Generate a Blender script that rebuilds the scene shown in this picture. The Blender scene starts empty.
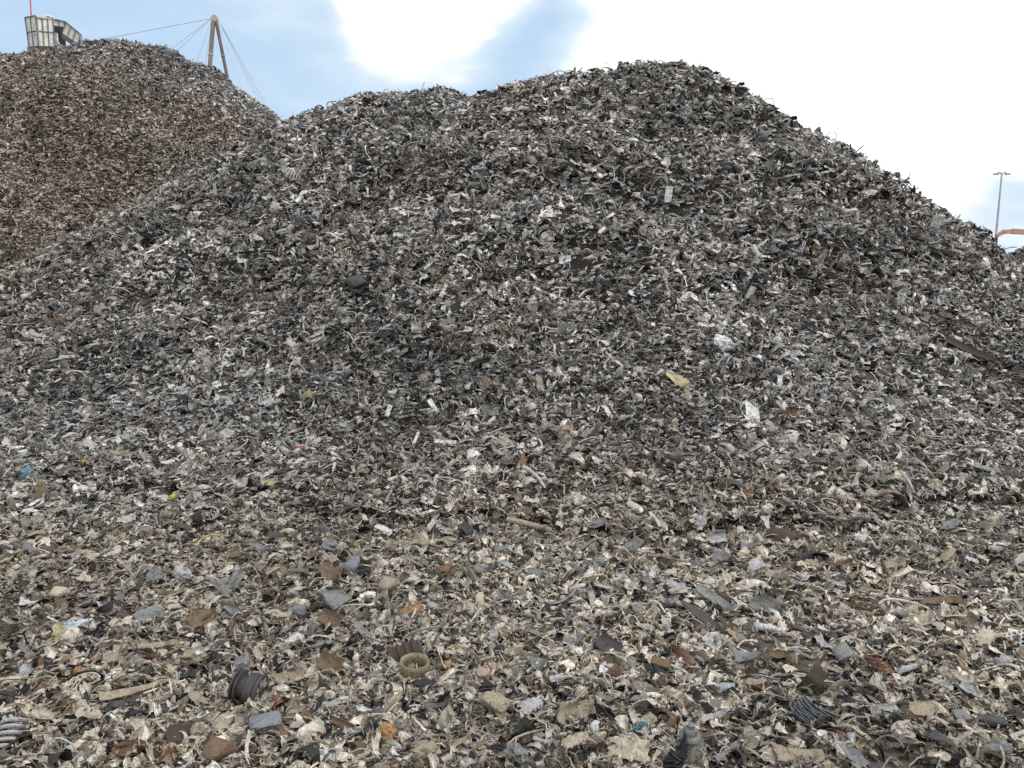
import bpy, bmesh, math, random
import numpy as np
from mathutils import Vector, Matrix

RNG = np.random.default_rng(7)
random.seed(7)
scene = bpy.context.scene
COL = scene.collection
R = math.radians

# ------------------------------------------------------------------ camera
PITCH, FPX = R(8.65), 750.0
CAM = np.array([0.0, 0.0, 1.65])
FWD = np.array([0, math.cos(PITCH), -math.sin(PITCH)])
UPV = np.array([0, math.sin(PITCH), math.cos(PITCH)])
RIGHT = np.array([1.0, 0, 0])
cd = bpy.data.cameras.new('camera')
cd.sensor_width = 36.0
cd.lens = FPX / 1024 * 36.0
cd.clip_start, cd.clip_end = 0.05, 6000
cam = bpy.data.objects.new('camera', cd)
COL.objects.link(cam)
cam.location = CAM
cam.rotation_euler = (math.pi / 2 - PITCH, 0, 0)
scene.camera = cam


def ray(u, v):
    d = FWD + RIGHT * ((u - 512) / FPX) + UPV * ((384 - v) / FPX)
    return d


def at_depth(u, v, y):                       # the point seen at pixel (u, v) whose forward distance is y
    d = ray(u, v)
    return CAM + d * (y / d[1])


def project(P):
    q = P - CAM
    z = q @ FWD
    zz = np.where(z < 0.05, 0.05, z)
    return 512 + FPX * (q @ RIGHT) / zz, 384 - FPX * (q @ UPV) / zz, z


# ------------------------------------------------------------------ noise and terrain
def vnoise(x, y, seed):
    xi, yi = np.floor(x).astype(np.int64), np.floor(y).astype(np.int64)
    xf, yf = x - xi, y - yi
    sx, sy = xf * xf * (3 - 2 * xf), yf * yf * (3 - 2 * yf)

    def h(a, b):
        n = (a * 374761393 + b * 668265263 + seed * 974711) & 0x7fffffff
        n = ((n ^ (n >> 13)) * 1274126177) & 0x7fffffff
        n = n ^ (n >> 16)
        return (n & 0xffff) / 65535.0
    a, b, c, d = h(xi, yi), h(xi + 1, yi), h(xi, yi + 1), h(xi + 1, yi + 1)
    return (a + (b - a) * sx) * (1 - sy) + (c + (d - c) * sx) * sy - 0.5


def fbm(x, y, seed, octs=3):
    s, a = 0, 1.0
    for i in range(octs):
        s = s + a * vnoise(x * 2 ** i + i * 17.3, y * 2 ** i - i * 9.1, seed + i)
        a *= 0.5
    return s


def sstep(a, b, x):
    t = np.clip((x - a) / (b - a), 0, 1)
    return t * t * (3 - 2 * t)


def ridge(points, slope, rnd):
    P = [np.array(p) for p in points]

    def f(x, y):
        out, dist = np.full(np.shape(x), -50.0), np.full(np.shape(x), 99.0)
        for a, b in zip(P[:-1], P[1:]):
            ab = b[:2] - a[:2]
            t = np.clip(((x - a[0]) * ab[0] + (y - a[1]) * ab[1]) / (ab @ ab), 0, 1)
            r = np.hypot(x - a[0] - ab[0] * t, y - a[1] - ab[1] * t)
            out = np.maximum(out, a[2] + (b[2] - a[2]) * t - slope * (np.sqrt(r * r + rnd * rnd) - rnd))
            dist = np.minimum(dist, r)
        return out, dist
    return f


def crest(rows, drop):
    return [at_depth(u, v + drop, y) for u, v, y in rows]


main_a = ridge(crest([(480, 92, 14.8), (515, 79, 14.2), (560, 67, 14), (610, 64, 13.8), (650, 59, 13.8), (692, 63, 13.8), (722, 79, 13.6),
                      (745, 100, 13.5), (765, 115, 13.6), (800, 125, 13.7), (830, 141, 13.8), (860, 170, 13.9), (893, 195, 14.0), (942, 225, 14.2),
                      (985, 248, 14.3), (1010, 272, 14.4), (1140, 390, 14.8)], 6), 0.86, 0.4)
main_c = ridge(crest([(420, 300, 9.8), (560, 285, 10.2), (760, 295, 10.0), (930, 345, 9.4), (1200, 440, 8.5)], 0), 0.5, 0.8)
main_b = ridge(crest([(-260, 380, 9.5), (-120, 325, 11), (0, 285, 12), (80, 250, 13), (180, 200, 14.5), (270, 142, 16.2), (305, 122, 16.5), (340, 103, 16.8), (372, 92, 17), (400, 89, 17),
                      (438, 88, 17), (462, 98, 16.6), (500, 100, 15.8), (560, 80, 15)], 4), 0.64, 0.6)
left_a = ridge(crest([(-420, 90, 23), (-200, 62, 24), (-60, 55, 24), (0, 52, 24), (30, 48, 24), (60, 45, 23.6), (95, 41, 23.2), (130, 37, 23), (160, 42, 23), (185, 54, 22.8), (208, 76, 22.6),
                      (234, 104, 22.2), (256, 130, 22), (280, 164, 21.6), (380, 250, 21)], 5), 0.86, 0.7)
far_a = ridge([at_depth(1066, 234, 52), at_depth(1130, 230, 55)], 0.6, 1.5)


def soft(h, k):
    return k * np.logaddexp(0, h / k)


def h_ground(x, y):
    near = np.exp(-(np.hypot(x, y) / 26.0) ** 2)
    return near * (0.10 * fbm(x * 0.5, y * 0.5, 3) + 0.05 * fbm(x * 2.3, y * 2.3, 5))


def h_main(x, y):
    (ha, ra), (hb, rb) = main_a(x, y), main_b(x, y)
    h0 = np.maximum(np.maximum(ha, hb), main_c(x, y)[0])
    away = sstep(0.2, 3.2, np.where(ha > hb, ra, rb))          # the big swells die out at the crest
    n = 0.5 * away * fbm(x * 0.42, y * 0.42, 11) + 0.32 * (.3 + .7 * away) * fbm(x * 1.5, y * 1.5, 21) + 0.13 * fbm(x * 4.1, y * 4.1, 31, 2)
    st = 0.2 * away * sstep(.5, 1.8, h0) * np.sin(h0 * 4.2 + 3.0 * fbm(x * 0.5, y * 0.5, 41))
    return soft(h0 + (n + st) * sstep(-1.2, 2.4, h0) + .55 * fbm(x * .45, y * .45, 77) * (1 - sstep(0, 2.2, h0)), 0.7) - 0.10


def h_left(x, y):
    h0, r0 = left_a(x, y)
    n = 0.7 * sstep(.3, 4, r0) * fbm(x * 0.35, y * 0.35, 51) + 0.2 * fbm(x * 1.4, y * 1.4, 61) + 0.1 * fbm(x * 4.1, y * 4.1, 71, 2)
    return soft(h0 + n * sstep(-0.6, 1.6, h0), 0.33) - 0.10


def h_far(x, y):
    h0, _ = far_a(x, y)
    return soft(h0 + 0.7 * fbm(x * 0.4, y * 0.4, 81) + 0.3 * fbm(x * 1.7, y * 1.7, 91), 0.4) - 0.15


def h_all(x, y):
    return np.maximum(np.maximum(h_main(x, y), h_left(x, y)), h_ground(x, y))


def normal_of(hf, x, y, e=0.12):
    gx = (hf(x + e, y) - hf(x - e, y)) / (2 * e)
    gy = (hf(x, y + e) - hf(x, y - e)) / (2 * e)
    n = np.stack([-gx, -gy, np.ones_like(gx)], -1)
    return n / np.linalg.norm(n, axis=-1, keepdims=True)


def hit(u, v):                               # first surface point on the ray through a pixel
    t = np.linspace(1.2, 40, 6000)
    while True:
        p = CAM + ray(u, v) * t[:, None]
        under = p[:, 2] < h_all(p[:, 0], p[:, 1])
        if under.any():
            break
        v += 1.5                             # the ray passes over the crest: take the crest just below
    q = p[int(np.argmax(under))]
    return q, normal_of(h_all, np.array([q[0]]), np.array([q[1]]), 0.3)[0]


# ------------------------------------------------------------------ materials
def new_mat(name):
    m = bpy.data.materials.new(name)
    m.use_nodes = True
    nt = m.node_tree
    return m, nt, nt.nodes['Principled BSDF']


def nd(nt, t, **kw):
    n = nt.nodes.new(t)
    for k, v in kw.items():
        setattr(n, k, v)
    return n


def mixrgb(nt, fac, a, b, mode='MIX'):
    n = nd(nt, 'ShaderNodeMix', data_type='RGBA', blend_type=mode)
    for sock, val in ((n.inputs[0], fac), (n.inputs[6], a), (n.inputs[7], b)):
        if hasattr(val, 'is_output'):
            nt.links.new(val, sock)
        elif isinstance(val, (int, float)):
            sock.default_value = val
        else:
            sock.default_value = (*val[:3], 1)
    return n.outputs[2]


def ramp(nt, src, stops):
    n = nd(nt, 'ShaderNodeValToRGB')
    while len(n.color_ramp.elements) < len(stops):
        n.color_ramp.elements.new(0.5)
    for e, (p, c) in zip(n.color_ramp.elements, stops):
        e.position = p
        e.color = (c, c, c, 1) if isinstance(c, (int, float)) else (*c, 1)
    nt.links.new(src, n.inputs[0])
    return n.outputs[0]


def noise(nt, scale, detail=3, rough=0.6, coord='Object', vec=None):
    n = nd(nt, 'ShaderNodeTexNoise')
    n.inputs['Scale'].default_value = scale
    n.inputs['Detail'].default_value = detail
    n.inputs['Roughness'].default_value = rough
    if vec is None:
        tc = nd(nt, 'ShaderNodeTexCoord')
        vec = tc.outputs[coord]
    nt.links.new(vec, n.inputs['Vector'])
    return n.outputs['Fac']


def scrap_shader(nt, bsdf, colour, scale, metal=0.35, rough=(0.32, 0.62), grime=(0.05, 0.043, 0.036), bump=0.25):
    """weathered sheet metal: dust, grime blotches and scratches over a base colour"""
    blot = noise(nt, scale, 4, 0.65)
    fine = noise(nt, scale * 5, 3, 0.7)
    c1 = mixrgb(nt, 1.0, colour, ramp(nt, fine, [(0.3, 0.58), (0.7, 1.28)]), 'MULTIPLY')
    c2 = mixrgb(nt, ramp(nt, blot, [(0.50, 0.0), (0.72, 0.8)]), c1, grime)
    nt.links.new(c2, bsdf.inputs['Base Color'])
    bsdf.inputs['Metallic'].default_value = metal
    bsdf.inputs['Specular IOR Level'].default_value = .22
    nt.links.new(ramp(nt, fine, [(0.3, rough[0]), (0.7, rough[1])]), bsdf.inputs['Roughness'])
    if bump:
        b = nd(nt, 'ShaderNodeBump')
        b.inputs['Strength'].default_value = bump
        b.inputs['Distance'].default_value = 0.02
        nt.links.new(fine, b.inputs['Height'])
        nt.links.new(b.outputs[0], bsdf.inputs['Normal'])


MATS = {}


def scrap_mat(name, rgb, metal=0.3, scale=14.0, rough=(0.35, 0.65), bump=0.3):
    if name not in MATS:
        m, nt, b = new_mat(name)
        scrap_shader(nt, b, rgb, scale, metal, rough, bump=bump)
        MATS[name] = m
    return MATS[name]


m_litter, nt, b = new_mat('shredded_metal')
at = nd(nt, 'ShaderNodeAttribute', attribute_type='INSTANCER', attribute_name='col')
scrap_shader(nt, b, at.outputs['Color'], 5.5, 0.45, (0.24, 0.55), bump=.15)


def soil_mat(name, c0, c1, c2, scale=6.0):
    m, nt, b = new_mat(name)
    n1, n2 = noise(nt, scale, 5, 0.7), noise(nt, scale * 9, 4, 0.75)
    base = ramp(nt, n1, [(0.3, c0), (0.5, c1), (0.75, c2)])
    nt.links.new(mixrgb(nt, 1.0, base, ramp(nt, n2, [(0.3, 0.45), (0.7, 1.5)]), 'MULTIPLY'), b.inputs['Base Color'])
    b.inputs['Roughness'].default_value = 0.9
    bp = nd(nt, 'ShaderNodeBump')
    bp.inputs['Strength'].default_value = 0.9
    bp.inputs['Distance'].default_value = 0.03
    nt.links.new(n2, bp.inputs['Height'])
    nt.links.new(bp.outputs[0], b.inputs['Normal'])
    return m


m_fines = soil_mat('gap_shade_fines', (0.018, 0.016, 0.015), (0.035, 0.032, 0.03), (0.06, 0.054, 0.05))  # metal fines, colour kept extra dark to paint shade between the shreds
m_fines_b = soil_mat('brown_gap_shade_fines', (0.022, 0.017, 0.013), (0.045, 0.034, 0.026), (0.075, 0.058, 0.044))  # brown fines, likewise darkened to put crevice shade into the colour
m_soil = soil_mat('gritty_soil', (0.06, 0.048, 0.036), (0.11, 0.09, 0.07), (0.17, 0.145, 0.115))

# ------------------------------------------------------------------ shape makers (unit pieces, long axis = X)


def wob(p, rng, k, n=4):
    s = np.zeros(len(p))
    for _ in range(n):
        s += np.sin(p @ rng.normal(0, k, 3) + rng.uniform(0, 6.28))
    return s / n


def thick_grid(P, nx, ny, t):
    G = P.reshape(nx, ny, 3)
    du = np.gradient(G, axis=0)
    dv = np.gradient(G, axis=1)
    n = np.cross(du, dv)
    n /= np.linalg.norm(n, axis=-1, keepdims=True) + 1e-9
    top, bot = (G + n * t / 2).reshape(-1, 3), (G - n * t / 2).reshape(-1, 3)
    N = nx * ny
    F = []
    for i in range(nx - 1):
        for j in range(ny - 1):
            a, b2, c, d = i * ny + j, (i + 1) * ny + j, (i + 1) * ny + j + 1, i * ny + j + 1
            F.append((a, b2, c, d))
            F.append((a + N, d + N, c + N, b2 + N))
    rim = [i * ny for i in range(nx)] + [(nx - 1) * ny + j for j in range(1, ny)] + [i * ny + ny - 1 for i in range(nx - 2, -1, -1)] + [j for j in range(ny - 2, 0, -1)]
    for a, b2 in zip(rim, rim[1:] + rim[:1]):
        F.append((b2, a, a + N, b2 + N))
    return np.concatenate([top, bot]), F


def sheet(rng, w=0.6, curl=0.8, curlv=0.5, twist=0.3, folds=1, crumple=0.06, taper=0.4, jag=0.2, thick=0.018, nx=6, ny=5, foldamp=0.7):
    u, v = np.meshgrid(np.linspace(-.5, .5, nx), np.linspace(-.5, .5, ny), indexing='ij')
    kk = rng.uniform(2, 4)
    style = rng.integers(0, 4)               # rounded, square, wedge or diamond outline
    prof = (np.minimum(1, (1 - np.abs(2 * u) ** kk) + (1 - taper)), 1 - .15 * taper * np.abs(2 * u), 1 - taper * (u + .5), 1 - taper * np.abs(2 * u))[style]
    skew = rng.uniform(-.3, .3) * taper
    lo = prof * (1 + jag * rng.uniform(-1, .5, (nx, 1)))
    hi = prof * (1 + jag * rng.uniform(-1, .5, (nx, 1)))
    y = np.where(v < 0, v * lo, v * hi) * w * (1 + skew * 2 * u)
    x = u + jag * 0.35 * w * rng.uniform(-1, 1, (1, ny)) * np.abs(2 * u)
    P = np.stack([x, y, np.zeros_like(x)], -1).reshape(-1, 3)
    z = crumple * wob(P, rng, 6) + crumple * 0.7 * (1 - 2 * np.abs(wob(P, rng, 12))) + crumple * 0.35 * wob(P, rng, 26)
    for _ in range(folds):
        a = rng.uniform(0, 6.28)
        s = P[:, 0] * math.cos(a) + P[:, 1] * math.sin(a) - rng.uniform(-.15, .15)
        z += rng.choice([-1, 1]) * foldamp * np.maximum(0, s)
    P[:, 2] = z
    c = curlv if abs(curlv) > 1e-3 else 1e-3
    rad = max(w, .12) / c
    an = P[:, 1] / rad
    P = np.stack([P[:, 0], np.sin(an) * (rad - P[:, 2]), rad - np.cos(an) * (rad - P[:, 2])], -1)
    c = curl if abs(curl) > 1e-3 else 1e-3
    rad = 1 / c
    an = P[:, 0] / rad
    P = np.stack([np.sin(an) * (rad - P[:, 2]), P[:, 1], rad - np.cos(an) * (rad - P[:, 2])], -1)
    an = twist * P[:, 0]
    P = np.stack([P[:, 0], P[:, 1] * np.cos(an) - P[:, 2] * np.sin(an), P[:, 1] * np.sin(an) + P[:, 2] * np.cos(an)], -1)
    return thick_grid(P, nx, ny, thick)


def tube(path, rad, k=6, inner=None, caps=True):
    path = np.asarray(path, float)
    n = len(path)
    rad = np.broadcast_to(rad, (n,))
    T = np.gradient(path, axis=0)
    T /= np.linalg.norm(T, axis=1, keepdims=True) + 1e-9
    ref = np.array([0, 0, 1.0]) if abs(T[0, 2]) < .9 else np.array([0, 1.0, 0])
    V, F = [], []
    a = np.cross(T[0], ref)
    for i in range(n):
        a = a - T[i] * (a @ T[i])
        a /= np.linalg.norm(a) + 1e-9
        b2 = np.cross(T[i], a)
        for j in range(k):
            q = 2 * math.pi * j / k
            V.append(path[i] + rad[i] * (a * math.cos(q) + b2 * math.sin(q)))
    for i in range(n - 1):
        for j in range(k):
            F.append((i * k + j, i * k + (j + 1) % k, (i + 1) * k + (j + 1) % k, (i + 1) * k + j))
    if caps:
        F.append(tuple(range(k - 1, -1, -1)))
        F.append(tuple((n - 1) * k + j for j in range(k)))
    return np.array(V), F


def rod(rng, r=0.03, bend=0.8, n=9, k=6):
    t = np.linspace(-.5, .5, n)
    p = np.stack([t, bend * .25 * np.sin(t * rng.uniform(2, 5) + rng.uniform(0, 6)), bend * .25 * np.sin(t * rng.uniform(2, 6) + rng.uniform(0, 6))], -1)
    if rng.random() < .4:
        i = rng.integers(2, n - 2)
        p[i:, 1] += (t[i:] - t[i]) * rng.uniform(-1.4, 1.4)
    return tube(p, r, k)


def arc_rod(span=2.4, r=0.03, n=18, k=7, wave=0.0):
    a = np.linspace(-span / 2, span / 2, n)
    rr = 0.5 / math.sin(min(span / 2, math.pi / 2))
    p = np.stack([rr * np.sin(a), rr * (np.cos(a) - math.cos(span / 2) * .5) - rr * .3, wave * np.sin(a * 3)], -1)
    return tube(p, r, k)


def hull(rng, n=16, dims=(1, .6, .45), box=0.5):
    p = rng.normal(0, 1, (n, 3))
    p /= np.linalg.norm(p, axis=1, keepdims=True)
    q = np.sign(p) * np.minimum(np.abs(p) * 1.5, 0.75)
    p = (p * (1 - box) + q * box) * np.array(dims) * .5
    bm = bmesh.new()
    for c in p:
        bm.verts.new(c)
    bmesh.ops.convex_hull(bm, input=bm.verts)
    loose = [v for v in bm.verts if not v.link_faces]
    bmesh.ops.delete(bm, geom=loose, context='VERTS')
    bmesh.ops.bevel(bm, geom=list(bm.edges), offset=0.025, segments=1, affect='EDGES')
    bm.verts.index_update()
    V = np.array([v.co[:] for v in bm.verts])
    F = [tuple(v.index for v in f.verts) for f in bm.faces]
    bm.free()
    return V, F


def ico(sub):
    bm = bmesh.new()
    bmesh.ops.create_icosphere(bm, subdivisions=sub, radius=0.5)
    bm.verts.index_update()
    V = np.array([v.co[:] for v in bm.verts])
    F = [tuple(v.index for v in f.verts) for f in bm.faces]
    bm.free()
    return V, F


def crumpled(rng, dims=(1, .8, .45), amp=0.5, sub=3, k=6):
    V, F = ico(sub)
    d = 1 + amp * (1 - 2 * np.abs(wob(V, rng, k, 3))) * .5 + amp * .5 * wob(V, rng, k * 2.2, 3)
    V = V * d[:, None] * np.array(dims)
    V += 0.08 * amp * np.stack([wob(V, rng, 14), wob(V, rng, 14), wob(V, rng, 14)], -1)
    return V, F


def lathe(prof, k=20, closed=False):
    """revolve (radius, z) points about Z; closed joins the last ring to the first"""
    V, F = [], []
    n = len(prof)
    for r, z in prof:
        for j in range(k):
            a = 2 * math.pi * j / k
            V.append((r * math.cos(a), r * math.sin(a), z))
    for i in range(n if closed else n - 1):
        i2 = (i + 1) % n
        for j in range(k):
            F.append((i * k + j, i * k + (j + 1) % k, i2 * k + (j + 1) % k, i2 * k + j))
    if not closed:
        F.append(tuple(range(k - 1, -1, -1)))
        F.append(tuple((n - 1) * k + j for j in range(k)))
    return np.array(V), F


def dent(V, rng, amp=0.05, k=4):
    return V + amp * np.stack([wob(V, rng, k), wob(V, rng, k), wob(V, rng, k)], -1)


def pipe(rng, r=.16, wall=.03, k=12, squash=1.0, d=.04):
    V, F = lathe([(r, -.5), (r, -.15), (r, .2), (r, .5), (r - wall, .5), (r - wall, -.5)], k, True)
    V = V[:, [2, 0, 1]]
    V = V * np.array([1, 1, squash])
    return dent(V, rng, d), F


def dish(rng, depth=.18, k=14, lip=.03, squash=.8, d=.05):
    V, F = lathe([(.02, 0), (.2, depth * .12), (.38, depth * .5), (.5, depth), (.5, depth + lip), (.36, depth * .5 + lip), (.2, depth * .12 + lip), (.02, lip)], k)
    V = V * np.array([1, squash, 1])
    return dent(V, rng, d), F


def channel(rng, w=.14, h=.1, t=.02, n=9, bend=.5, twist=.8, kind='L'):
    prof = [(-w / 2, h), (-w / 2, 0), (w / 2, 0)] + ([(w / 2, h)] if kind == 'U' else [])
    u = np.linspace(-.5, .5, n)
    P = np.array([[(x, y, z) for y, z in prof] for x in u]).reshape(-1, 3)
    P = dent(P, rng, .015, 9)
    an = P[:, 0] * bend + 1e-6
    rad = 1 / (bend + 1e-6)
    P = np.stack([np.sin(an / 1) * (rad - P[:, 2]), P[:, 1], rad - np.cos(an) * (rad - P[:, 2])], -1)
    an = twist * P[:, 0]
    P = np.stack([P[:, 0], P[:, 1] * np.cos(an) - P[:, 2] * np.sin(an), P[:, 1] * np.sin(an) + P[:, 2] * np.cos(an)], -1)
    return thick_grid(P, n, len(prof), t)


def join(parts):
    V, F, o = [], [], 0
    for v, f in parts:
        V.append(np.asarray(v))
        F += [tuple(i + o for i in q) for q in f]
        o += len(v)
    return np.concatenate(V), F


def tangle(rng, n=5, r=.018, m=12):
    out = []
    for _ in range(n):
        t = np.linspace(0, 1, m)
        p = np.stack([sum(rng.normal(0, .22) * np.sin(t * rng.uniform(2, 9) + rng.uniform(0, 6)) for _ in range(2)) for _ in range(3)], -1) * np.array([1, .8, .4])
        out.append(tube(p, r, 5))
    return join(out)


def unit(V):
    V = V - (V.max(0) + V.min(0)) / 2
    return V / np.ptp(V, axis=0).max()


# ------------------------------------------------------------------ the pool of shred shapes
def make_protos(seed):
    r = np.random.default_rng(seed)
    out, wt = [], []

    def add(vf, w, k=1.0):
        out.append((unit(vf[0]) * k, vf[1]))
        wt.append(w)
    U = r.uniform
    for i in range(26):
        add(sheet(r, U(.38, .9), U(-2.2, 2.2), U(-1.8, 1.8), U(-1.3, 1.3), r.integers(0, 3), U(.04, .11), U(.3, .9), U(.2, .5), U(.016, .034), 10, 7, U(.4, 1.3)), 1.7)
    for i in range(26):
        add(sheet(r, U(.12, .28), U(-2.6, 2.6), U(-1.2, 1.2), U(-2.6, 2.6), r.integers(0, 3), U(.03, .09), U(.3, .95), U(.2, .6), U(.016, .028), 12, 4, U(.3, 1.0)), 1.7, 1.4)
    for i in range(14):
        add(rod(r, U(.014, .032), U(.5, 1.9)), .65, 1.6)
    for i in range(6):
        add(arc_rod(U(1.5, 3.0), U(.018, .04), 12, 5, U(0, .1)), .5, 1.2)
    for i in range(8):
        add(hull(r, r.integers(8, 14), (1, U(.3, .7), U(.15, .45)), U(.2, .9)), .22, .6)
    for i in range(3):
        add(pipe(r, U(.1, .22), .03, 9, U(.5, 1)), .3, .8)
    for i in range(4):
        add(dish(r, U(.15, .35), 10, .03, U(.4, .8), .1), .3, .75)
    for i in range(10):
        add(channel(r, U(.1, .25), U(.06, .16), .022, 7, U(-1.4, 1.4), U(-2.4, 2.4), 'LU'[i % 2]), 1.0, 1.1)
    for i in range(8):
        add(crumpled(r, (1, U(.5, .8), U(.25, .5)), U(.9, 1.3), 2, U(6, 11)), .35, .75)
    for i in range(5):
        add(tangle(r), .4, 1.3)
    return out, np.array(wt) / sum(wt)


PROTOS, PWT = make_protos(5)


def gn_tree():
    ng = bpy.data.node_groups.new('scatter_shreds', 'GeometryNodeTree')
    ng.interface.new_socket('Geometry', in_out='INPUT', socket_type='NodeSocketGeometry')
    ng.interface.new_socket('Geometry', in_out='OUTPUT', socket_type='NodeSocketGeometry')
    N, L = ng.nodes, ng.links
    gi, go = N.new('NodeGroupInput'), N.new('NodeGroupOutput')

    def attr(name, t):
        n = N.new('GeometryNodeInputNamedAttribute')
        n.data_type = t
        n.inputs['Name'].default_value = name
        return next(o for o in n.outputs if o.enabled and o.name == 'Attribute')

    def cmp(op, a, val):
        n = N.new('FunctionNodeCompare')
        n.data_type, n.operation = 'INT', op
        ins = [i for i in n.inputs if i.enabled]
        L.new(a, ins[0])
        ins[1].default_value = val
        return next(o for o in n.outputs if o.enabled)

    def sep(geo, sel):
        n = N.new('GeometryNodeSeparateGeometry')
        n.domain = 'POINT'
        L.new(geo, n.inputs['Geometry'])
        L.new(sel, n.inputs['Selection'])
        return n.outputs
    pid = attr('pid', 'INT')
    s1 = sep(gi.outputs[0], cmp('GREATER_EQUAL', pid, 0))
    s2 = sep(s1[1], cmp('EQUAL', pid, -2))
    sp = N.new('GeometryNodeSplitToInstances')
    sp.domain = 'POINT'
    L.new(s1[0], sp.inputs['Geometry'])
    L.new(pid, sp.inputs['Group ID'])
    ip = N.new('GeometryNodeInstanceOnPoints')
    L.new(s2[0], ip.inputs['Points'])
    L.new(sp.outputs['Instances'], ip.inputs['Instance'])
    ip.inputs['Pick Instance'].default_value = True
    L.new(attr('pick', 'INT'), ip.inputs['Instance Index'])
    er = N.new('FunctionNodeEulerToRotation')
    L.new(attr('rot', 'FLOAT_VECTOR'), er.inputs[0])
    L.new(er.outputs[0], ip.inputs['Rotation'])
    L.new(attr('scl', 'FLOAT_VECTOR'), ip.inputs['Scale'])
    jg = N.new('GeometryNodeJoinGeometry')
    L.new(s2[1], jg.inputs[0])
    L.new(ip.outputs[0], jg.inputs[0])
    L.new(jg.outputs[0], go.inputs[0])
    return ng


NG = gn_tree()


def raw_mesh(name, V, F):
    me = bpy.data.meshes.new(name)
    V = np.asarray(V, np.float32)
    me.vertices.add(len(V))
    me.vertices.foreach_set('co', V.ravel())
    sizes = np.fromiter((len(f) for f in F), np.int32, len(F))
    me.loops.add(int(sizes.sum()))
    me.loops.foreach_set('vertex_index', np.fromiter((i for f in F for i in f), np.int32, int(sizes.sum())))
    me.polygons.add(len(F))
    me.polygons.foreach_set('loop_start', np.concatenate([[0], np.cumsum(sizes)[:-1]]).astype(np.int32))
    me.polygons.foreach_set('use_smooth', np.zeros(len(F), bool))
    me.update(calc_edges=True)
    return me


def frames(nrm, yaw, tilt, rng):
    """rotation matrices: local Z near the surface normal (tilted), local X at a random heading"""
    n = nrm + tilt[:, None] * rng.normal(0, 1, nrm.shape)
    n /= np.linalg.norm(n, axis=1, keepdims=True)
    a = np.stack([np.cos(yaw), np.sin(yaw), np.zeros_like(yaw)], -1)
    a = a - n * (a * n).sum(1, keepdims=True)
    a /= np.linalg.norm(a, axis=1, keepdims=True) + 1e-9
    return np.stack([a, np.cross(n, a), n], -1)


def to_euler(M):
    sy = np.hypot(M[:, 0, 0], M[:, 1, 0])
    return np.stack([np.arctan2(M[:, 2, 1], M[:, 2, 2]), np.arctan2(-M[:, 2, 0], sy), np.arctan2(M[:, 1, 0], M[:, 0, 0])], -1)


FLATWT = PWT * np.array([1.9] * 26 + [.75] * 26 + [.7] * 14 + [.6] * 6 + [1.2] * (len(PWT) - 72))
FLATWT /= FLATWT.sum()


def scatter_object(name, surfV, surfF, surf_mat, pts, nrm, size, col, rng, tilt=0.55, wts=PWT):
    n = len(pts)
    parts = join(PROTOS)
    npv = len(parts[0])
    o1, o2 = len(surfV), len(surfV) + npv
    V = np.concatenate([surfV.reshape(-1, 3), parts[0], pts]) if len(surfV) else np.concatenate([parts[0], pts])
    F = list(surfF) + [tuple(i + o1 for i in f) for f in parts[1]]
    me = raw_mesh(name, V, F)
    tot = len(V)
    pid = np.full(tot, -1, np.int32)
    pid[o1:o2] = np.concatenate([np.full(len(v), i) for i, (v, f) in enumerate(PROTOS)])
    pid[o2:] = -2
    pick = np.zeros(tot, np.int32)
    pick[o2:] = rng.choice(len(PROTOS), n, p=wts)
    rot = np.zeros((tot, 3), np.float32)
    M = frames(nrm, rng.uniform(0, 2 * math.pi, n), np.abs(rng.normal(0, 1, n)) * tilt, rng)
    rot[o2:] = to_euler(M)
    scl = np.zeros((tot, 3), np.float32)
    scl[o2:] = size[:, None] * np.stack([np.ones(n), rng.uniform(.65, 1.15, n), rng.uniform(.6, 1.2, n)], -1)
    cl = np.zeros((tot, 3), np.float32)
    cl[o2:] = col
    for nm, t, arr, key in (('pid', 'INT', pid, 'value'), ('pick', 'INT', pick, 'value'), ('rot', 'FLOAT_VECTOR', rot, 'vector'),
                            ('scl', 'FLOAT_VECTOR', scl, 'vector'), ('col', 'FLOAT_VECTOR', cl, 'vector')):
        a = me.attributes.new(nm, t, 'POINT')
        a.data.foreach_set(key, arr.ravel())
    me.materials.append(surf_mat)
    me.materials.append(m_litter)
    mi = np.ones(len(F), np.int32)
    mi[:len(surfF)] = 0
    me.polygons.foreach_set('material_index', mi)
    ob = bpy.data.objects.new(name, me)
    COL.objects.link(ob)
    md = ob.modifiers.new('shreds', 'NODES')
    md.node_group = NG
    return ob


def heightfield(hf, x0, x1, y0, y1, step, floor, sink=0.0):
    xs, ys = np.arange(x0, x1, step), np.arange(y0, y1, step)
    X, Y = np.meshgrid(xs, ys, indexing='ij')
    H = hf(X, Y)
    ny = len(ys)
    keep = H > floor
    V = np.stack([X, Y, H - sink], -1).reshape(-1, 3)
    k = keep.ravel()
    i, j = np.meshgrid(np.arange(len(xs) - 1), np.arange(ny - 1), indexing='ij')
    a = (i * ny + j).ravel()
    Q = np.stack([a, a + ny, a + ny + 1, a + 1], -1)
    Q = Q[k[Q].any(1)]
    used = np.unique(Q)
    mp = np.full(len(V), -1)
    mp[used] = np.arange(len(used))
    return V[used], [tuple(q) for q in mp[Q]]


def tag(o, label=None, cat=None, group=None, kind=None):
    for k, v in (('label', label), ('category', cat), ('group', group), ('kind', kind)):
        if v:
            o[k] = v
    return o


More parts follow.
